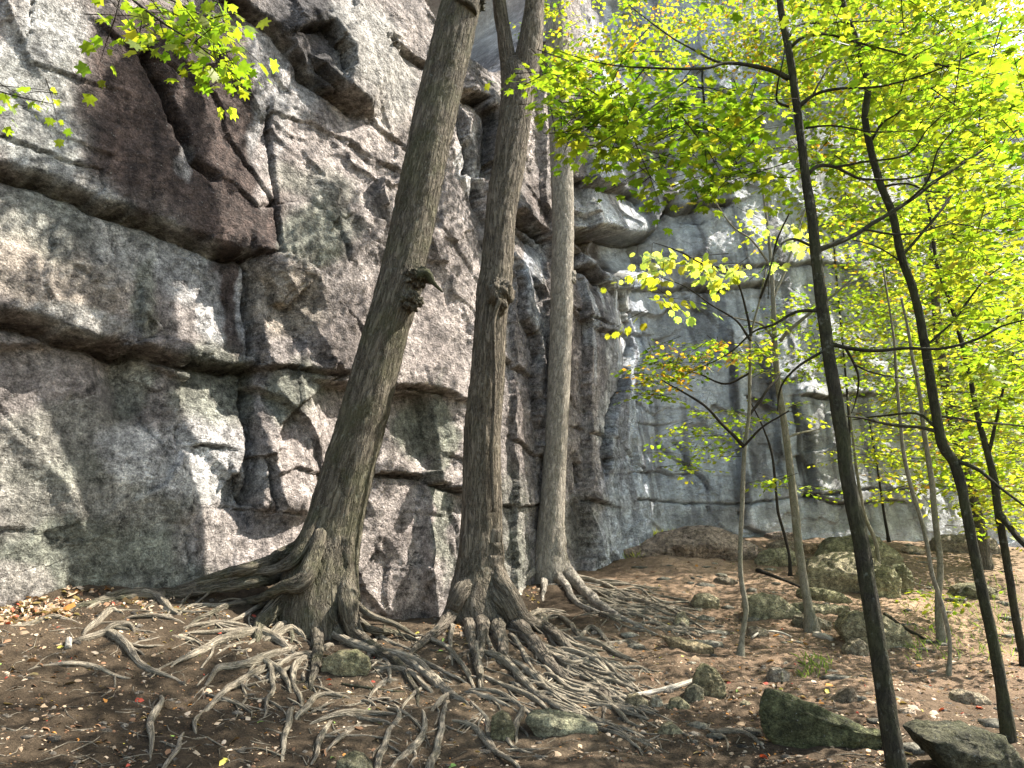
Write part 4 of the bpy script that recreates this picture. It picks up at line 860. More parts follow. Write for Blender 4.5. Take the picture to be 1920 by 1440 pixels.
PAL = {'g': (.132, .182, .016), 'd': (.062, .110, .010), 'y': (.26, .285, .032), 'l': (.175, .235, .026), 'o': (.36, .20, .035), 'r': (.42, .10, .03), 'c': (.33, .39, .12)}
def crown(e, blobs, size, shape, pal, m=14, length=.55, twigs=True, name='foliage', tilt=.38, droop=.22, mult=1., pts=None):
    """blobs: px, py, rx, ry, d0, d1, sprays.  Leaves sit on short level twigs scattered through each blob."""
    ks, ws = zip(*pal.items()); ws = np.array(ws)/sum(ws); O = []
    for b in blobs:
        k_ = int(b[6]*mult); th = rng.uniform(0, 2*math.pi, k_); q = np.sqrt(rng.uniform(0, 1, k_))**.8
        O.append(P(b[0]+b[2]*q*np.cos(th), b[1]+b[3]*q*np.sin(th), rng.uniform(b[4], b[5], k_)))
    O = np.vstack(O+([pts] if pts is not None else [])); K = len(O); az = rng.uniform(0, 2*math.pi, K); sl = rng.normal(-.05, .2, K)
    Dv = np.stack([np.cos(az), np.sin(az), sl], 1); ln = length*rng.uniform(.6, 1.3, K)
    j = np.tile(np.arange(m), K); s = np.repeat(np.arange(K), m); t = (j+.7)/m + rng.normal(0, .03, K*m)
    side = np.where(j % 2, 1, -1)*rng.uniform(.3, 1.25, K*m); side[j == m-1] = 0
    az2 = az[s]+side*1.05; ld = np.stack([np.cos(az2), np.sin(az2), sl[s]-droop+rng.normal(0, .15, K*m)], 1)
    sz = size*rng.uniform(.6, 1.25, K*m)
    pos = O[s]-Dv[s]*(ln[s]*.5)[:, None]+Dv[s]*(ln[s]*t)[:, None]+ld*(sz*rng.uniform(.6, 1.5, K*m))[:, None]
    pos[:, 2] -= .25*t*t*ln[s]*.5
    nr = np.stack([rng.normal(0, tilt, K*m), rng.normal(0, tilt, K*m), np.ones(K*m)], 1)
    pick = rng.choice(len(ks), K, p=ws); base = np.array([PAL[k_] for k_ in ks])
    pk = np.where(rng.uniform(0, 1, K*m) < .25, rng.choice(len(ks), K*m, p=ws), pick[s])
    col = base[pk]*rng.uniform(.7, 1.3, K*m)[:, None]*rng.uniform(.85, 1.15, (K*m, 3))
    more = None
    if twigs:
        A = sub(e, O-Dv*(ln*.5)[:, None]); B = sub(e, O); Cc = sub(e, O+Dv*(ln*.5)[:, None]); Cc[:, 2] -= .1*ln
        V = []; r0 = .0022+.0012*rng.uniform(0, 1, K)
        for ctr, rs in ((A, 1.4), (B, 1.), (Cc, .3)):
            sdv = np.cross(Dv, [0, 0, 1.]); sdv /= np.linalg.norm(sdv, axis=1)[:, None]
            for a in (0, 2.094, 4.189):
                V.append(ctr+(sdv*math.cos(a)+np.array([0, 0, 1.])*math.sin(a))*(r0*rs)[:, None])
        V = np.stack(V, 1).reshape(-1, 3); b = np.arange(K)[:, None]*9; Q = []
        for lv in (0, 3):
            for a in range(3): Q.append(np.stack([b[:, 0]+lv+a, b[:, 0]+lv+(a+1) % 3, b[:, 0]+lv+3+(a+1) % 3, b[:, 0]+lv+3+a], -1))
        more = (V, np.vstack(Q))
    leaves(name, sub(e, pos), ld, nr, sz, col, shape, M_LEAF, e, more=more)
# near foliage of the dark slim tree
crown(s4, [(1150,150,130,60,4.0,5.2,26),(1250,245,150,55,4.0,5.2,42),(1100,225,90,45,4.0,5.0,20),(1350,215,110,55,4.1,5.3,26),(1300,325,110,32,4.1,5.0,20),(1050,170,60,50,4.1,5.,10),(1440,300,70,50,4.2,5.2,12),
  (1720,60,200,80,3.8,5.6,40),(1860,260,110,120,3.8,5.6,40),(1800,130,130,90,3.8,5.6,30),(1880,420,80,90,3.8,5.6,22),(1600,-90,260,80,3.8,5.6,50),(1400,-120,200,90,3.8,5.6,36),(1850,620,90,60,4.,5.6,10)],
  .078, MAPLE, {'g': 5, 'd': 1.4, 'l': 4, 'y': 1.2}, m=13, length=.48)
crown(s5, [(1740,200,150,120,5.2,7.,46),(1840,480,110,130,5.2,7.2,50),(1650,330,110,90,5.4,7.4,26),(1880,700,70,110,5.3,7.2,26),(1700,-60,200,80,5,7,36),(1560,160,90,90,5.4,7,16)], .078, MAPLE, {'g': 4, 'd': 1, 'l': 4, 'y': 2.5}, m=13, length=.5, mult=1.5)
crown(s6, [(1270,478,90,24,7.0,7.7,7),(1330,500,60,26,7.0,7.7,6),(1225,505,40,14,7.,7.6,3),(1245,566,50,12,7.,7.6,3),(1380,505,50,26,7.,7.7,4),(1470,425,40,28,7.,7.7,4),(1190,592,14,8,7.2,7.5,1)],
  .088, BROAD, {'c': 5, 'y': 3}, m=9, length=.5, tilt=.8, droop=.6)
crown(s6, [(1300,665,100,26,6.9,7.8,26),(1240,695,50,24,6.9,7.7,18),(1370,650,70,26,7.,7.8,15),(1230,730,46,16,7.,7.7,9)], .062, STAR, {'g': 3.5, 'o': 1.8, 'y': 1.2, 'd': 1}, m=14, length=.42, name='lower_foliage')
crown(s7, [(1320,790,80,30,8.2,9.4,22),(1300,850,60,34,8.2,9.2,14),(1440,680,50,40,8.4,9.6,14),(1520,600,90,60,8.4,9.8,34),(1600,560,80,70,8.4,10,18),(1480,900,80,16,8.3,9.2,6),(1540,920,40,10,8.4,9.,3),(1470,770,60,30,8.4,9.4,6),(1560,690,70,40,8.4,10,12)],
  .068, STAR, {'g': 5, 'l': 3, 'y': 1}, m=14, length=.5)
crown(s7, [(1400,60,150,70,13,14.6,50),(1300,15,160,50,13,14.5,44),(1480,230,110,90,12.5,14.6,24),(1560,80,140,120,12.5,14.6,56),(1420,420,50,40,9,12,5)], .085, STAR, {'l': 4, 'y': 4, 'o': 1.3, 'g': 2}, m=14, length=.7, name='upper_foliage')
crown(t3, [(1090,45,110,62,10.4,11.8,40),(1190,80,110,56,11,12.4,28),(1120,-60,170,70,11,12.4,14),(1060,140,50,40,10,11.2,8)], .085, STAR, {'l': 4, 'y': 3.2, 'o': 1.6, 'g': 2}, m=14, length=.65)
yel = {'l': 4, 'y': 5, 'g': 1.6, 'o': .3}
crown(s8, [(1660,620,90,80,9,12,26),(1700,760,90,70,9,12,20),(1640,860,80,40,9,12,9),(1700,930,60,36,8.4,11,7),(1770,1120,60,20,8.4,9.6,6),(1580,690,60,40,10,12.5,8)], .07, STAR, yel, m=14, length=.55, mult=1.5)
crown(s9, [(1760,560,110,100,9.5,13,44),(1640,440,100,80,9.5,13,30),(1790,720,90,80,9.5,13,34),(1700,840,100,50,9.5,12.5,16),(1820,850,70,60,9,12,22)], .08, STAR, yel, m=14, length=.65, mult=1.9)
crown(s10, [(1860,560,90,110,7.6,10,44),(1880,760,70,100,7.6,10,40),(1890,900,50,60,7.4,10,18),(1870,980,60,26,7.4,9.5,8),(1820,380,110,110,7.6,11,46),(1990,700,80,300,7,11,60),(1900,60,110,120,9,13,60)], .078, MAPLE, {'l': 4, 'y': 5, 'g': 1.5}, m=14, length=.6, mult=1.7)
crown(s14, [(1720,330,170,140,13.8,16.3,110),(1800,130,180,150,13.8,16.5,130),(1620,130,150,130,13.8,15.6,80),(1840,600,120,160,13,16.5,110),(1850,850,110,110,12,16.5,70),(1560,330,80,100,13.8,15,22),(1740,480,100,80,13.5,16,46),(1780,780,140,140,13,16.3,50),(1680,640,100,120,13,15.8,34),(1900,930,60,60,11,16,20),(1760,-120,250,120,14.5,17,60)], .11, STAR, {'y': 5, 'l': 4, 'o': .5, 'g': 1}, m=14, length=.9, mult=2.6)
crown(s15, [(1500,80,150,110,13.4,14.8,60),(1330,70,160,60,13.2,14.6,36),(1590,560,70,70,12,14.5,14)], .10, STAR, {'y': 4, 'l': 4, 'o': 1.4, 'g': 1}, m=13, length=.8, mult=1.7)
crown(s11, [(1600,770,50,30,10.4,12,5),(1590,860,40,24,10.4,12,4)], .065, STAR, yel, m=12, length=.5)

# unseen leaf sprays added along sun rays to shade chosen spots below
def shade(e, targets, name='shade_sprays'):
    blobs = []; O = []
    for px_, py_, rx, ry, n_, t0, t1_ in targets:
        for i in range(n_):
            a = rng.uniform(0, 6.283); q = math.sqrt(rng.uniform(0, 1)); x_ = px_+rx*q*math.cos(a); y_ = py_+ry*q*math.sin(a)
            if y_ > 1120: w0, _d = ground_hit(x_, y_)
            else:
                rr_ = ray(x_, y_); nrm_ = np.array([.76, -.65]); d_ = (A0@nrm_)/(rr_[:2]@nrm_); w0 = P(x_, y_, d_)
            q3 = w0 + SUNV*rng.uniform(t0, t1_)
            if q3[2]-CAMZ < q3[1]*.86 and q3[0] < q3[1]*.72: q3 = q3 + SUNV*max(0, (q3[1]*.86-(q3[2]-CAMZ))/.55)
            O.append(q3)
    crown(e, [], .12, STAR, {'g': 5, 'l': 3, 'y': 1}, m=14, length=.75, name=name, pts=np.array(O))
shade(t1, [(310,270,150,190,30,5.5,8),(600,440,70,90,9,5.5,8),(130,520,130,60,7,6,9),(590,40,60,60,7,5,8),(680,420,30,200,8,6,9)])
shade(t2, [(230,1330,300,110,60,7,12),(800,1330,250,80,14,7,12),(790,790,40,60,5,6,9),(860,330,50,160,10,5,8),(1300,1380,200,50,12,7,12)])

# hanging spray at the upper left, its tree stands outside the picture to the left
def hanging(label, px, py, trace, subs, d, n_blobs, size):
    e = empty('maple_bough', P(px, py, d)); tag(e, label, 'branch')
    limbs(e, [trace]+subs, d, M_TWIG, .12, 15.)
    crown(e, n_blobs, size, MAPLE, {'l': 5, 'g': 5, 'y': .5}, m=8, length=.34, tilt=.75, droop=.5)
    return e
hanging('green maple bough hanging in front of the brown cliff slab at the upper left', 330, 90, [(150,-120,10),(230,-20,6),(300,40,4),(370,85,3),(440,140,2)],
  [[(230,-20,3),(215,30,2),(200,75,1.5)], [(300,40,3),(310,80,2),(300,95,1)], [(300,-10,4),(380,30,3),(430,70,2)], [(260,-60,4),(360,-20,3),(420,10,2)]], 3.6,
  [(285,25,70,22,3.4,3.8,6),(350,60,60,28,3.4,3.8,6),(400,90,50,40,3.4,3.8,8),(390,20,40,30,3.4,3.8,7),(440,135,30,26,3.4,3.8,4),(235,-5,60,12,3.4,3.8,4),(200,72,26,10,3.5,3.7,1)], .082)
hanging('small low tuft of maple leaves at the left edge', 50, 180, [(-120,120,6),(-30,160,4),(30,180,2.5),(100,195,1.5)], [[(-30,160,2),(60,165,1.5),(90,170,1)]], 4.2,
  [(15,180,26,14,4.0,4.4,2),(80,185,30,18,4.,4.4,2)], .075)

# ------------------------------------------------------------------ boulders and stones
MOSS = (.085, .10, .035); GST = (.16, .155, .125); RST = (.17, .145, .135); DST = (.10, .10, .085)
def boulder(label, outline, thick=.5, col=GST, moss=0., sharp=.25, group=None, d=None, seed=None, name='boulder', moss_col=MOSS, subdiv=4, tip=.0):
    o = np.array(outline, float); by_ = o[:, 1].max(); cxm = o[:, 0].mean()
    if d is None: _, d = ground_hit(cxm, by_-1)
    seed = seed or (cxm*.013+by_*.007)
    rg = np.random.default_rng(int(cxm*7+by_))
    w_ = (o[:, 0].max()-o[:, 0].min())*d/F; th = max(thick*w_, .04)
    pts = []
    top_ = o[:, 1].min(); H = max(by_-top_, 1)
    for (a, b) in o:
        hgt = (by_-b)/H
        pts.append(P(a, b, d + th*(.12+.5*hgt*tip)+rg.uniform(-.04, .06)*th))
    ctr = np.mean(pts, 0)
    for (a, b) in o:
        q = ctr + (P(a, b, d)-ctr)*np.array([.80, 1, .86]); q[1] = d + th*rg.uniform(.8, 1.05); pts.append(q)
    pts = np.array(pts)
    for (a, b) in o:                                   # part below the soil
        if b > by_-.35*H: q = P(a, b, d+th*.3); pts = np.vstack([pts, q+np.array([0, 0, -.12-.12*w_])])
    mid = ctr + np.array([0, 0, 0]); mid[1] = d - th*.04; pts = np.vstack([pts, mid])
    base = np.array([ctr[0], d+th*.4, float(gh(ctr[0], d+th*.4))])
    bm = bmesh.new()
    for q in pts: bm.verts.new(q-base)
    r_ = bmesh.ops.convex_hull(bm, input=bm.verts)
    junk = [g_ for g_ in r_['geom_interior'] if isinstance(g_, bmesh.types.BMVert)]
    if junk: bmesh.ops.delete(bm, geom=junk, context='VERTS')
    bmesh.ops.triangulate(bm, faces=bm.faces[:])
    tgt = max(w_/34, .008)
    for it in range(8):
        es = [e_ for e_ in bm.edges if e_.calc_length() > tgt*1.7]
        if not es or len(bm.verts) > 9000: break
        bmesh.ops.subdivide_edges(bm, edges=es, cuts=1, use_grid_fill=False); bmesh.ops.triangulate(bm, faces=bm.faces[:])
    for it in range(int(1+sharp*5)): bmesh.ops.smooth_vert(bm, verts=bm.verts[:], factor=.5, use_axis_x=True, use_axis_y=True, use_axis_z=True)
    bm.normal_update()
    V = np.array([v.co[:] for v in bm.verts]); Nn = np.array([v.normal[:] for v in bm.verts]); f = np.array([[v.index for v in q.verts] for q in bm.faces]); bm.free()
    s = 1/max(w_, .15)
    n = .022*w_*fbm(V[:, 0]*s*2.6, V[:, 1]*s*2.6, V[:, 2]*s*2.6, 3, seed) + .016*min(w_, .8)*fbm(V[:, 0]*s*9, V[:, 1]*s*9, V[:, 2]*s*9, 3, seed+3)
    cc = fbm(V[:, 0]*s*1.5, V[:, 1]*s*1.5, V[:, 2]*s*4, 2, seed+7)*2.5; n += .018*w_*(cc-np.floor(cc)-.5)
    V = V+Nn*n[:, None]
    mk = np.clip(moss*(.25+.9*fbm(V[:, 0]*4, V[:, 1]*4, V[:, 2]*4, 3, seed+11)+.5*np.clip(Nn[:, 2], -.2, 1)), 0, 1)[:, None]
    c = 1.9*np.array(col)*np.array([1.12, 1., .82])*(1+.25*fbm(V[:, 0]*6, V[:, 1]*6, V[:, 2]*6, 2, seed+13))[:, None]; c = c*(1-mk)+np.array(moss_col)*mk
    ob = obj(name, mesh(name, V, f, col=c), M_BOULDER); ob.location = base
    tag(ob, label, 'rock', group or 'rocks lying on the slope'); return ob
B = boulder
B('long mossy wedge of rock tapering right behind the dark slim trunk', [(1424,1362),(1424,1320),(1438,1294),(1452,1294),(1500,1318),(1560,1340),(1640,1372),(1690,1392),(1725,1402),(1650,1390),(1560,1380),(1480,1376)], .22, (.065,.075,.042), .8, .12, moss_col=(.075,.082,.03))
B('dark mossy boulder cut by the bottom right corner', [(1737,1388),(1760,1378),(1850,1373),(1888,1380),(1925,1422),(1940,1480),(1850,1470),(1790,1440),(1755,1412)], .6, (.065,.068,.05), .6, .3, d=4.45, moss_col=(.075,.08,.035))
B('upright mossy boulder behind the bleached stick', [(1300,1292),(1306,1255),(1325,1245),(1343,1254),(1360,1280),(1362,1308),(1330,1312)], .6, (.17,.16,.11), .7, .2)
B('small rounded rock leaning on the upright mossy boulder', [(1283,1312),(1288,1295),(1304,1283),(1320,1291),(1318,1312),(1300,1318)], .8, GST, .5, .3)
B('broad wedge slab left of the crooked sapling foot', [(1240,1193),(1275,1197),(1300,1206),(1340,1213),(1338,1226),(1318,1235),(1292,1228),(1262,1212)], .45, (.16,.14,.10), .4, .12)
B('large low dark boulder lying against the cliff foot', [(1180,1048),(1205,1025),(1240,1000),(1285,986),(1330,984),(1372,996),(1405,1012),(1428,1024),(1420,1038),(1345,1046),(1260,1050)], .55, RST, .05, .3, tip=.5)
B('angular slab propped on the front of the large dark boulder', [(1260,1028),(1264,1022),(1300,1028),(1345,1018),(1332,1034),(1310,1050),(1285,1044)], .4, (.13,.105,.09), .0, .06)
B('thin dark plates left of the large dark boulder', [(1166,1044),(1168,1031),(1190,1026),(1205,1022),(1203,1036),(1180,1046)], .7, RST, .0, .05)
B('flat dark stone at the right end of the large dark boulder', [(1366,1028),(1385,1018),(1405,1018),(1422,1024),(1412,1034),(1380,1034)], .7, (.13,.12,.11), .0, .15)
B('pale streaked boulder left of the thin slanting stem', [(1418,1058),(1432,1040),(1455,1028),(1480,1027),(1492,1036),(1500,1054),(1482,1064),(1440,1060)], .7, (.20,.20,.15), .4, .2)
B('flat dark slab on top of a pile below the far cliff', [(1436,1016),(1440,1002),(1462,997),(1490,999),(1492,1012),(1460,1018)], .8, RST, .0, .12)
B('second dark slab of the pile below the far cliff', [(1440,1034),(1446,1020),(1468,1012),(1496,1016),(1500,1032),(1470,1036)], .8, (.15,.13,.11), .1, .12)
B('rust brown stone right of the slab pile', [(1504,1034),(1512,1022),(1530,1019),(1552,1034),(1530,1040)], .7, (.19,.14,.10), .1, .2)
B('wide sloping green-grey boulder left of the dark slim trunk', [(1512,1090),(1520,1062),(1540,1046),(1575,1036),(1620,1038),(1650,1054),(1664,1090),(1660,1112),(1600,1110),(1560,1104)], .7, (.22,.21,.16), .2, .12, tip=.6)
B('peaked boulder overhanging the wide sloping one', [(1534,1048),(1552,1024),(1572,1005),(1600,1003),(1650,1008),(1680,1030),(1696,1048),(1660,1060),(1640,1052),(1590,1040)], .5, (.16,.16,.11), .5, .08, tip=.4)
B('round green boulder right of the dark slim trunk', [(1630,1112),(1634,1074),(1655,1058),(1678,1064),(1690,1086),(1688,1112),(1672,1124),(1650,1122)], .8, (.17,.175,.12), .6, .35)
B('mossy boulder half behind the round green one', [(1672,1066),(1694,1056),(1710,1074),(1716,1094),(1704,1108),(1685,1118)], .8, (.14,.145,.10), .6, .25)
B('flat lichen-grey boulder lit on top between the two pale saplings', [(1398,1140),(1404,1122),(1430,1114),(1465,1120),(1492,1138),(1506,1152),(1470,1162),(1430,1166),(1408,1156)], .6, (.21,.21,.155), .35, .3)
B('long level slab behind the foot of the straight pale stem', [(1474,1146),(1478,1134),(1510,1132),(1560,1136),(1597,1138),(1592,1152),(1560,1158),(1510,1156)], .4, (.15,.15,.11), .4, .08)
B('small slab in front of the long level slab', [(1488,1168),(1494,1156),(1525,1154),(1560,1166),(1556,1178),(1515,1178)], .5, GST, .2, .1)
B('big split boulder crossed by the dark slim trunk', [(1578,1184),(1588,1156),(1604,1145),(1650,1152),(1690,1172),(1712,1192),(1704,1208),(1682,1216),(1640,1210),(1600,1194)], .6, (.19,.185,.135), .35, .15)
B('pointed stone left of the dark slim trunk', [(1586,1222),(1600,1206),(1614,1198),(1630,1212),(1628,1226),(1606,1228)], .8, (.16,.15,.12), .2, .12)
B('square-edged stone right of the crooked sapling', [(1402,1196),(1403,1176),(1420,1174),(1442,1182),(1438,1197),(1418,1200)], .7, (.16,.145,.12), .1, .06)
B('dark pyramid stone beyond the long mossy wedge', [(1553,1322),(1578,1304),(1600,1290),(1606,1302),(1613,1330),(1590,1326)], .6, (.12,.105,.085), .2, .08)
B('rounded rock framed by roots below the leaning tree', [(598,1262),(604,1236),(625,1224),(662,1222),(692,1236),(694,1256),(660,1272),(620,1276)], .6, (.20,.195,.14), .55, .3)
B('flat grey-green rock lying among root tips at bottom centre', [(982,1352),(992,1343),(1040,1346),(1085,1352),(1116,1362),(1120,1376),(1098,1390),(1050,1384),(1008,1372)], .6, (.19,.20,.16), .35, .2)
B('upright mossy rock left of the flat grey-green rock', [(918,1380),(922,1345),(940,1334),(956,1344),(966,1366),(960,1386)], .7, (.13,.13,.09), .6, .2)
B('half-buried rock at the bottom edge below the left roots', [(625,1450),(632,1428),(655,1420),(680,1424),(697,1448)], .7, (.17,.17,.13), .5, .3)
B('oblong stone lit by sun left of the thin bent trunk', [(1788,1322),(1796,1303),(1818,1296),(1850,1304),(1862,1316),(1848,1328),(1812,1328)], .6, (.24,.22,.18), .1, .2)
B('small slanted stone right of the dark slim trunk', [(1686,1346),(1694,1334),(1715,1330),(1722,1344),(1706,1352)], .8, (.26,.23,.20), .0, .15)
B('little grey stone beside the slanted one', [(1706,1336),(1714,1328),(1726,1330),(1728,1340)], .8, (.18,.15,.14), .0, .2)
B('pale triangular stone set among the far roots', [(1263,1170),(1272,1150),(1284,1146),(1292,1164),(1290,1174)], .7, (.24,.23,.18), .2, .15)
B('pale round cobble below the far roots', [(1265,1172),(1268,1160),(1282,1158),(1292,1166),(1290,1176),(1274,1178)], .9, (.30,.29,.22), .1, .35, d=8.6)
B('grey rock just left of the small roots tangle on bare earth', [(1300,1132),(1306,1118),(1330,1112),(1350,1124),(1346,1138),(1318,1140)], .8, (.18,.175,.13), .3, .3)
B('thin dark slate on the bare earth', [(1340,1092),(1346,1084),(1370,1083),(1384,1090),(1378,1096),(1352,1096)], .7, (.11,.10,.085), .1, .1)
B('brownish stone cluster member left of the mossy upright boulder', [(1172,1322),(1180,1308),(1200,1304),(1216,1316),(1212,1328),(1190,1330)], .8, (.19,.175,.13), .3, .3)
B('small pale stone between the root ends and the bleached stick', [(1216,1330),(1222,1310),(1234,1302),(1244,1316),(1242,1330)], .8, (.27,.26,.22), .1, .2)
B('low green stone just in front of the bleached stick', [(1252,1330),(1260,1314),(1280,1310),(1294,1322),(1290,1336),(1268,1338)], .8, (.17,.17,.12), .5, .3)
B('small stone left of the long mossy wedge', [(1384,1328),(1392,1318),(1406,1316),(1414,1326),(1402,1332)], .8, (.18,.17,.13), .4, .3)
B('grey slanting rock near the bottom left of the mossy wedge', [(1234,1382),(1244,1362),(1262,1356),(1282,1372),(1280,1388),(1256,1392)], .7, (.16,.16,.12), .4, .2)
B('grey block sticking out beneath a rotten twig', [(1442,1272),(1450,1256),(1470,1254),(1482,1264),(1474,1276),(1456,1280)], .8, (.24,.23,.21), .0, .1)
B('square brown stone on the sunlit path', [(1518,1250),(1524,1240),(1542,1238),(1548,1248),(1536,1254)], .8, (.18,.15,.12), .0, .06)
B('long low outcrop at the foot of the cliff far right', [(1756,1034),(1762,1012),(1790,1002),(1830,1000),(1870,1010),(1880,1034),(1820,1040)], .6, (.17,.16,.14), .2, .1)
B('pale flat stone in front of the far right outcrop', [(1698,1034),(1704,1026),(1722,1024),(1736,1032),(1724,1040)], .8, (.28,.25,.21), .0, .2)
B('grey stone wedged under the roots of the pale tree', [(998,1166),(1003,1152),(1016,1146),(1028,1154),(1026,1166),(1012,1170)], .8, (.27,.25,.21), .0, .35)
B('flat mossy stone embedded above the level slab', [(1500,1118),(1510,1106),(1540,1104),(1580,1112),(1600,1124),(1550,1130)], .6, (.15,.15,.10), .4, .25)
B('weathered boulder in shade near the right stems', [(1795,1118),(1810,1098),(1840,1092),(1870,1104),(1876,1124),(1830,1130)], .7, (.12,.12,.085), .5, .25)

# many loose stones too small to tell apart
bm = bmesh.new(); bmesh.ops.create_icosphere(bm, subdivisions=1, radius=1)
IV = np.array([v.co[:] for v in bm.verts]); IF = np.array([[v.index for v in q.verts] for q in bm.faces]); bm.free()
def scatter_px(n, boxes):
    "positions on the ground, spread evenly as seen: boxes = (x0,y0,x1,y1,weight)"
    wt = np.array([b[4] for b in boxes], float); wt /= wt.sum(); k_ = rng.choice(len(boxes), n, p=wt); bb = np.array(boxes)[k_]
    px = rng.uniform(bb[:, 0], bb[:, 2]); py = rng.uniform(bb[:, 1], bb[:, 3])
    r = ray(px, py); out = np.zeros((n, 3)); done = np.zeros(n, bool); dprev = 3.0
    for d in _dd[_dd > 3]:
        m = ~done
        if not m.any(): break
        pt = np.array([0, 0, CAMZ]) + r[m]*d; h = gh(pt[:, 0], pt[:, 1], detail=False); hit = pt[:, 2] < h
        ii = np.where(m)[0][hit]; out[ii] = pt[hit]; done[ii] = True
    out = out[done & (out[:, 1] < 19)] if (out[:, 1] < 19).any() else out
    out[:, 2] = gh(out[:, 0], out[:, 1]); return out
BOX = [(-40,1150,1960,1445,5), (1150,1020,1960,1300,2.4), (0,1120,420,1160,.3)]
pp = scatter_px(900, BOX); n = len(pp); sz = rng.lognormal(-4.25, .45, n)
sc_ = np.stack([sz*rng.uniform(.8, 1.6, n), sz*rng.uniform(.8, 1.3, n), sz*rng.uniform(.35, .8, n)], 1)
V = pp[:, None]+IV[None]*sc_[:, None]*rng.uniform(.75, 1.25, (n, len(IV), 1)); Fs = (IF[None]+np.arange(n)[:, None, None]*len(IV)).reshape(-1, 3)
cc = np.array([.19, .165, .13])*rng.uniform(.55, 1.7, n)[:, None]
tag(obj('gravel', mesh('gravel', V.reshape(-1, 3), Fs, smooth=False, col=np.repeat(cc, len(IV), 0)), M_BOULDER), 'loose small stones scattered over the trodden earth', 'gravel', kind='stuff')

pp = scatter_px(150, [(1180,1060,1900,1240,3),(1250,1240,1900,1400,1),(1250,1010,1900,1060,1)]); n = len(pp); sz = rng.lognormal(-2.9, .4, n)
sc_ = np.stack([sz*rng.uniform(.9, 1.8, n), sz*rng.uniform(.8, 1.3, n), sz*rng.uniform(.25, .6, n)], 1)
V = pp[:, None]+IV[None]*sc_[:, None]*rng.uniform(.7, 1.3, (n, len(IV), 1)); Fs = (IF[None]+np.arange(n)[:, None, None]*len(IV)).reshape(-1, 3)
cc = np.array([.27, .25, .19])*rng.uniform(.6, 1.4, n)[:, None]
tag(obj('rubble', mesh('rubble', V.reshape(-1, 3), Fs, smooth=False, col=np.repeat(cc, len(IV), 0)), M_BOULDER), 'flat broken stones strewn up the slope on the right', 'rubble', kind='stuff')

# ------------------------------------------------------------------ fallen leaves, chips, twigs
def litter(name, label, cat, n, boxes, size, cols, wts, shape, flat=.35, lift=.006, cup=.5, sig=.35):
    pp = scatter_px(n, boxes); n = len(pp); az = rng.uniform(0, 2*math.pi, n)
    dv = np.stack([np.cos(az), np.sin(az), rng.normal(0, flat*.6, n)], 1); nr = np.stack([rng.normal(0, flat, n), rng.normal(0, flat, n), np.ones(n)], 1)
    sz = size*rng.lognormal(0, sig, n); pp[:, 2] += lift+sz*.12
    wt = np.array(wts)/sum(wts); c = np.array(cols)[rng.choice(len(cols), n, p=wt)]*rng.uniform(.65, 1.35, n)[:, None]
    o = leaves(name, pp, dv, nr, sz, c, shape, M_LITTER, None, cup=cup); tag(o, label, cat, kind='stuff'); return o
TANL = (.42, .30, .19); PALE = (.44, .35, .25); BRN = (.20, .11, .06); ORG = (.45, .20, .05); REDL = (.40, .07, .04); YL = (.50, .42, .08); GRL = (.22, .33, .08); DK = (.07, .05, .035)
litter('leaf_litter', 'dry tan, brown and red leaves strewn over the ground', 'leaf litter', 1900, BOX+[(0,1118,400,1160,.25),(820,1170,1010,1260,.35),(1600,1230,1920,1400,.9),(1150,1180,1600,1330,.6)], .046, [TANL, PALE, BRN, ORG, REDL, YL, GRL], [7, 4, 5, .6, .5, .3, .25], STAR, .5, .004, 1.0)
litter('bark_chips', 'crumbs of bark and leaf over the whole trodden ground', 'debris', 24000, BOX+[(1150,1170,1920,1445,1.5)], .015, [TANL, PALE, BRN, DK, ORG], [5, 2.5, 6, 4, .8], OVAL, .5, .002, .6, .5)
litter('leaf_drift', 'pale dry leaves banked against the foot of the left cliff', 'leaf drift', 700, [(-10,1128,130,1165,3),(120,1112,330,1140,1.5),(330,1085,470,1108,.6),(840,1150,900,1220,1),(960,1100,1010,1180,.8)], .055, [TANL, PALE, BRN, ORG, REDL], [6, 5, 3, .8, .4], STAR, .6, .01, 1.1)
pp = scatter_px(900, BOX); m = Mesh()
for i, p0 in enumerate(pp):
    L_ = rng.lognormal(-2.3, .5); a = rng.uniform(0, math.pi*2); q1_ = p0+np.array([math.cos(a), math.sin(a), 0])*L_*.5; q2_ = p0+np.array([math.cos(a+.3), math.sin(a+.3), 0])*L_
    tri = np.array([p0, q1_, q2_]); tri[:, 2] = gh(tri[:, 0], tri[:, 1])+.006; tri[1, 2] += rng.uniform(0, .015)
    m.tube(tri, [.0022+L_*.008, .002+L_*.007, .001], seg=4, step=1, smooth_path=False, rough=0, cap=False, seed=i)
tag(m.make('fallen_twigs', M_ROOT), 'short dead twigs lying all over the ground', 'twigs', kind='stuff')

# sticks one can tell apart
def stick(label, tr, mat, name='fallen_stick', lift=.6, seed=1.):
    pts = []; rad = []
    for a, b, w_ in tr:
        gp, gd = ground_hit(a, b); rr = w_*.5*gd/F; pts.append(gp+np.array([0, 0, rr*lift])); rad.append(rr)
    base = pts[0].copy(); m = Mesh(); m.tube(np.array(pts)-base, rad, seg=12, step=.03, rough=.15, ridge=.002, seed=seed, wob=.006)
    o = m.make(name, mat); o.location = base; tag(o, label, 'stick', 'dead wood on the ground'); return o
stick('bleached bare stick lying against the small boulders right of the roots', [(1168,1302,7),(1200,1300,9),(1240,1292,9),(1275,1288,11),(1312,1279,10),(1332,1279,7)], M_DEAD)
stick('long dark fallen branch on the bare slope behind the crooked sapling', [(1420,1070,8),(1445,1086,7),(1475,1094,6),(1500,1103,5),(1540,1122,3)], M_TWIG, seed=2.)
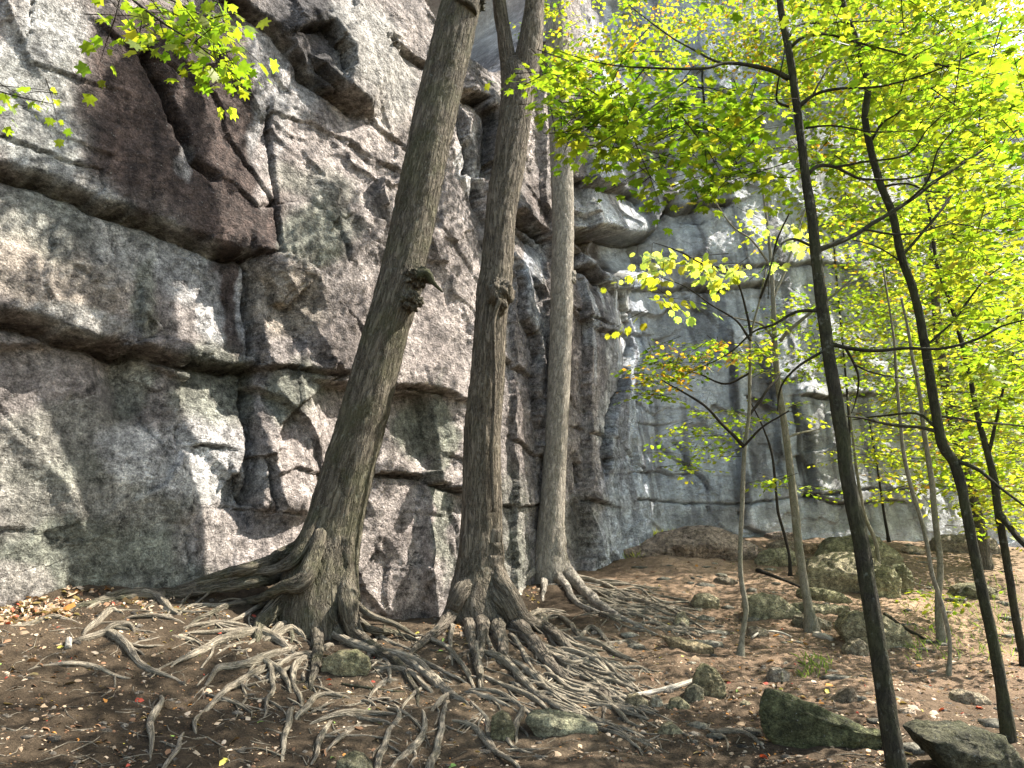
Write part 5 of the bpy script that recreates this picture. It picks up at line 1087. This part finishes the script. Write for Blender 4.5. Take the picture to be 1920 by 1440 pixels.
stick('dark branch resting behind the big split boulder', [(1660,1160,7),(1690,1178,7),(1715,1190,6),(1752,1205,4)], M_DARKB, seed=3.)
stick('thin pale stick arching right of the square-edged stone', [(1410,1207,4),(1430,1196,4),(1460,1193,4),(1485,1198,3)], M_DEAD, seed=4., lift=3)
stick('short pale stub of wood on the mound by the straight pale stem', [(1527,1188,11),(1545,1194,12),(1562,1200,8)], M_DEAD, seed=5.)
stick('pale thin rod lying across the shaded boulders', [(1560,1103,4),(1620,1102,4),(1700,1102,3),(1750,1112,2)], M_DEAD, seed=6., lift=6)
stick('dark stick beside the rounded rock among the roots', [(640,1290,4),(700,1296,5),(760,1300,3)], M_DARKB, seed=7.)
stick('small grey post end standing out of the soil at the left', [(127,1226,11),(127,1214,11)], M_DEAD, 'wood_stub', 1., 8.)
stick('crumpled dark twig upright in the long mossy wedge', [(1467,1300,4),(1468,1285,4),(1470,1268,3),(1490,1262,2)], M_DARKB, 'standing_twig', 8., 9.)

# ------------------------------------------------------------------ grass, ferns and seedlings
def grass(label, boxes, n, h, cols, name='grass', kind='stuff'):
    pp = scatter_px(n, boxes); n = len(pp); az = rng.uniform(0, 2*math.pi, n); dv = np.stack([np.cos(az)*.8, np.sin(az)*.8, rng.uniform(.5, 1.6, n)], 1)
    nr = np.stack([-np.sin(az)*0+rng.normal(0, .5, n), -np.ones(n), rng.normal(0, .4, n)], 1)
    blade = np.array([(0, .95), (.035, .5), (.04, 0), (0, -.05), (-.04, 0), (-.035, .5)]); c = np.array(cols)[rng.choice(len(cols), n)]*rng.uniform(.7, 1.3, n)[:, None]
    o = leaves(name, pp, dv, nr, h*rng.uniform(.5, 1.3, n), c, blade, M_GRASS, None, cup=.35); tag(o, label, 'grass', kind=kind)
grass('yellow-green grass growing along the foot of the cliff', [(1135,1018,1205,1046,2),(1195,998,1300,1012,1.6),(1180,1012,1215,1030,1)], 2600, .13, [(.42, .42, .10), (.30, .36, .08), (.48, .46, .16)])
grass('grass growing on the ledge behind the far boulders', [(1540,998,1620,1010,1),(1690,1000,1800,1012,.6)], 700, .22, [(.22, .32, .07), (.30, .36, .10)])
grass('thin green sprouts on the shaded slope at the right', [(1700,1080,1920,1240,1),(1500,1240,1560,1270,.2)], 500, .10, [(.14, .20, .05), (.2, .26, .08)])
def seedling(label, px, py, n, rad, h, size, shape, cols, name='seedling', dd=0):
    gp, gd = ground_hit(px, py); e = empty(name, gp); tag(e, label, 'plant', 'small plants on the bare ground')
    m = Mesh(); P_ = []; D_ = []
    for i in range(n):
        a = i*2.4+px; tip = np.array([math.cos(a)*rad*rng.uniform(.4, 1), math.sin(a)*rad*rng.uniform(.4, 1)*.7, h*rng.uniform(.5, 1)])
        m.tube(np.array([[0, 0, -.02], tip*[.4, .4, .7], tip]), [.0035, .0025, .0015], seg=5, step=.05, rough=0, seed=i)
        for k_ in range(4): b = rng.uniform(0, 6.28); P_.append(tip*(.55+.15*k_)+[math.cos(b)*size*.4, math.sin(b)*size*.4, 0]); D_.append([math.cos(b), math.sin(b), -.2])
    m.make('stem', M_TWIG, e); P_ = np.array(P_); k_ = len(P_)
    leaves('foliage', P_, np.array(D_), np.stack([rng.normal(0, .4, k_), rng.normal(0, .4, k_), np.ones(k_)], 1), size*rng.uniform(.6, 1.2, k_), np.array(cols)[rng.choice(len(cols), k_)]*rng.uniform(.7, 1.3, k_)[:, None], shape, M_LEAF, e)
CG = [(.20, .32, .04), (.14, .26, .04), (.30, .36, .06)]
seedling('bright leafy seedling at the foot of the pale tree, right side', 1120, 1075, 9, .35, .38, .12, STAR, CG)
seedling('taller seedling with yellow-green leaves against the receding cliff foot', 1140, 1050, 7, .28, .42, .10, STAR, CG)
seedling('tiny green fern sheltered between the roots of the leaning tree', 556, 1196, 6, .10, .16, .06, OVAL, [(.05, .13, .03), (.08, .18, .04)], 'fern')
seedling('small tuft of green blades at the bottom left', 155, 1425, 7, .07, .09, .06, OVAL, CG, 'sprout')
seedling('two-leaf sprout on bare soil at the left edge', 10, 1300, 3, .06, .06, .06, OVAL, CG, 'sprout')
seedling('fern growing on the root flare of the pale tree', 1028, 1060, 7, .12, .18, .06, OVAL, CG, 'fern')
seedling('low leafy plant beside the nearest thin crooked stem', 1735, 1150, 8, .4, .30, .10, STAR, CG)
seedling('small plant beside the broad wedge slab', 1352, 1232, 6, .14, .12, .07, OVAL, [(.12, .18, .05)], 'sprout')
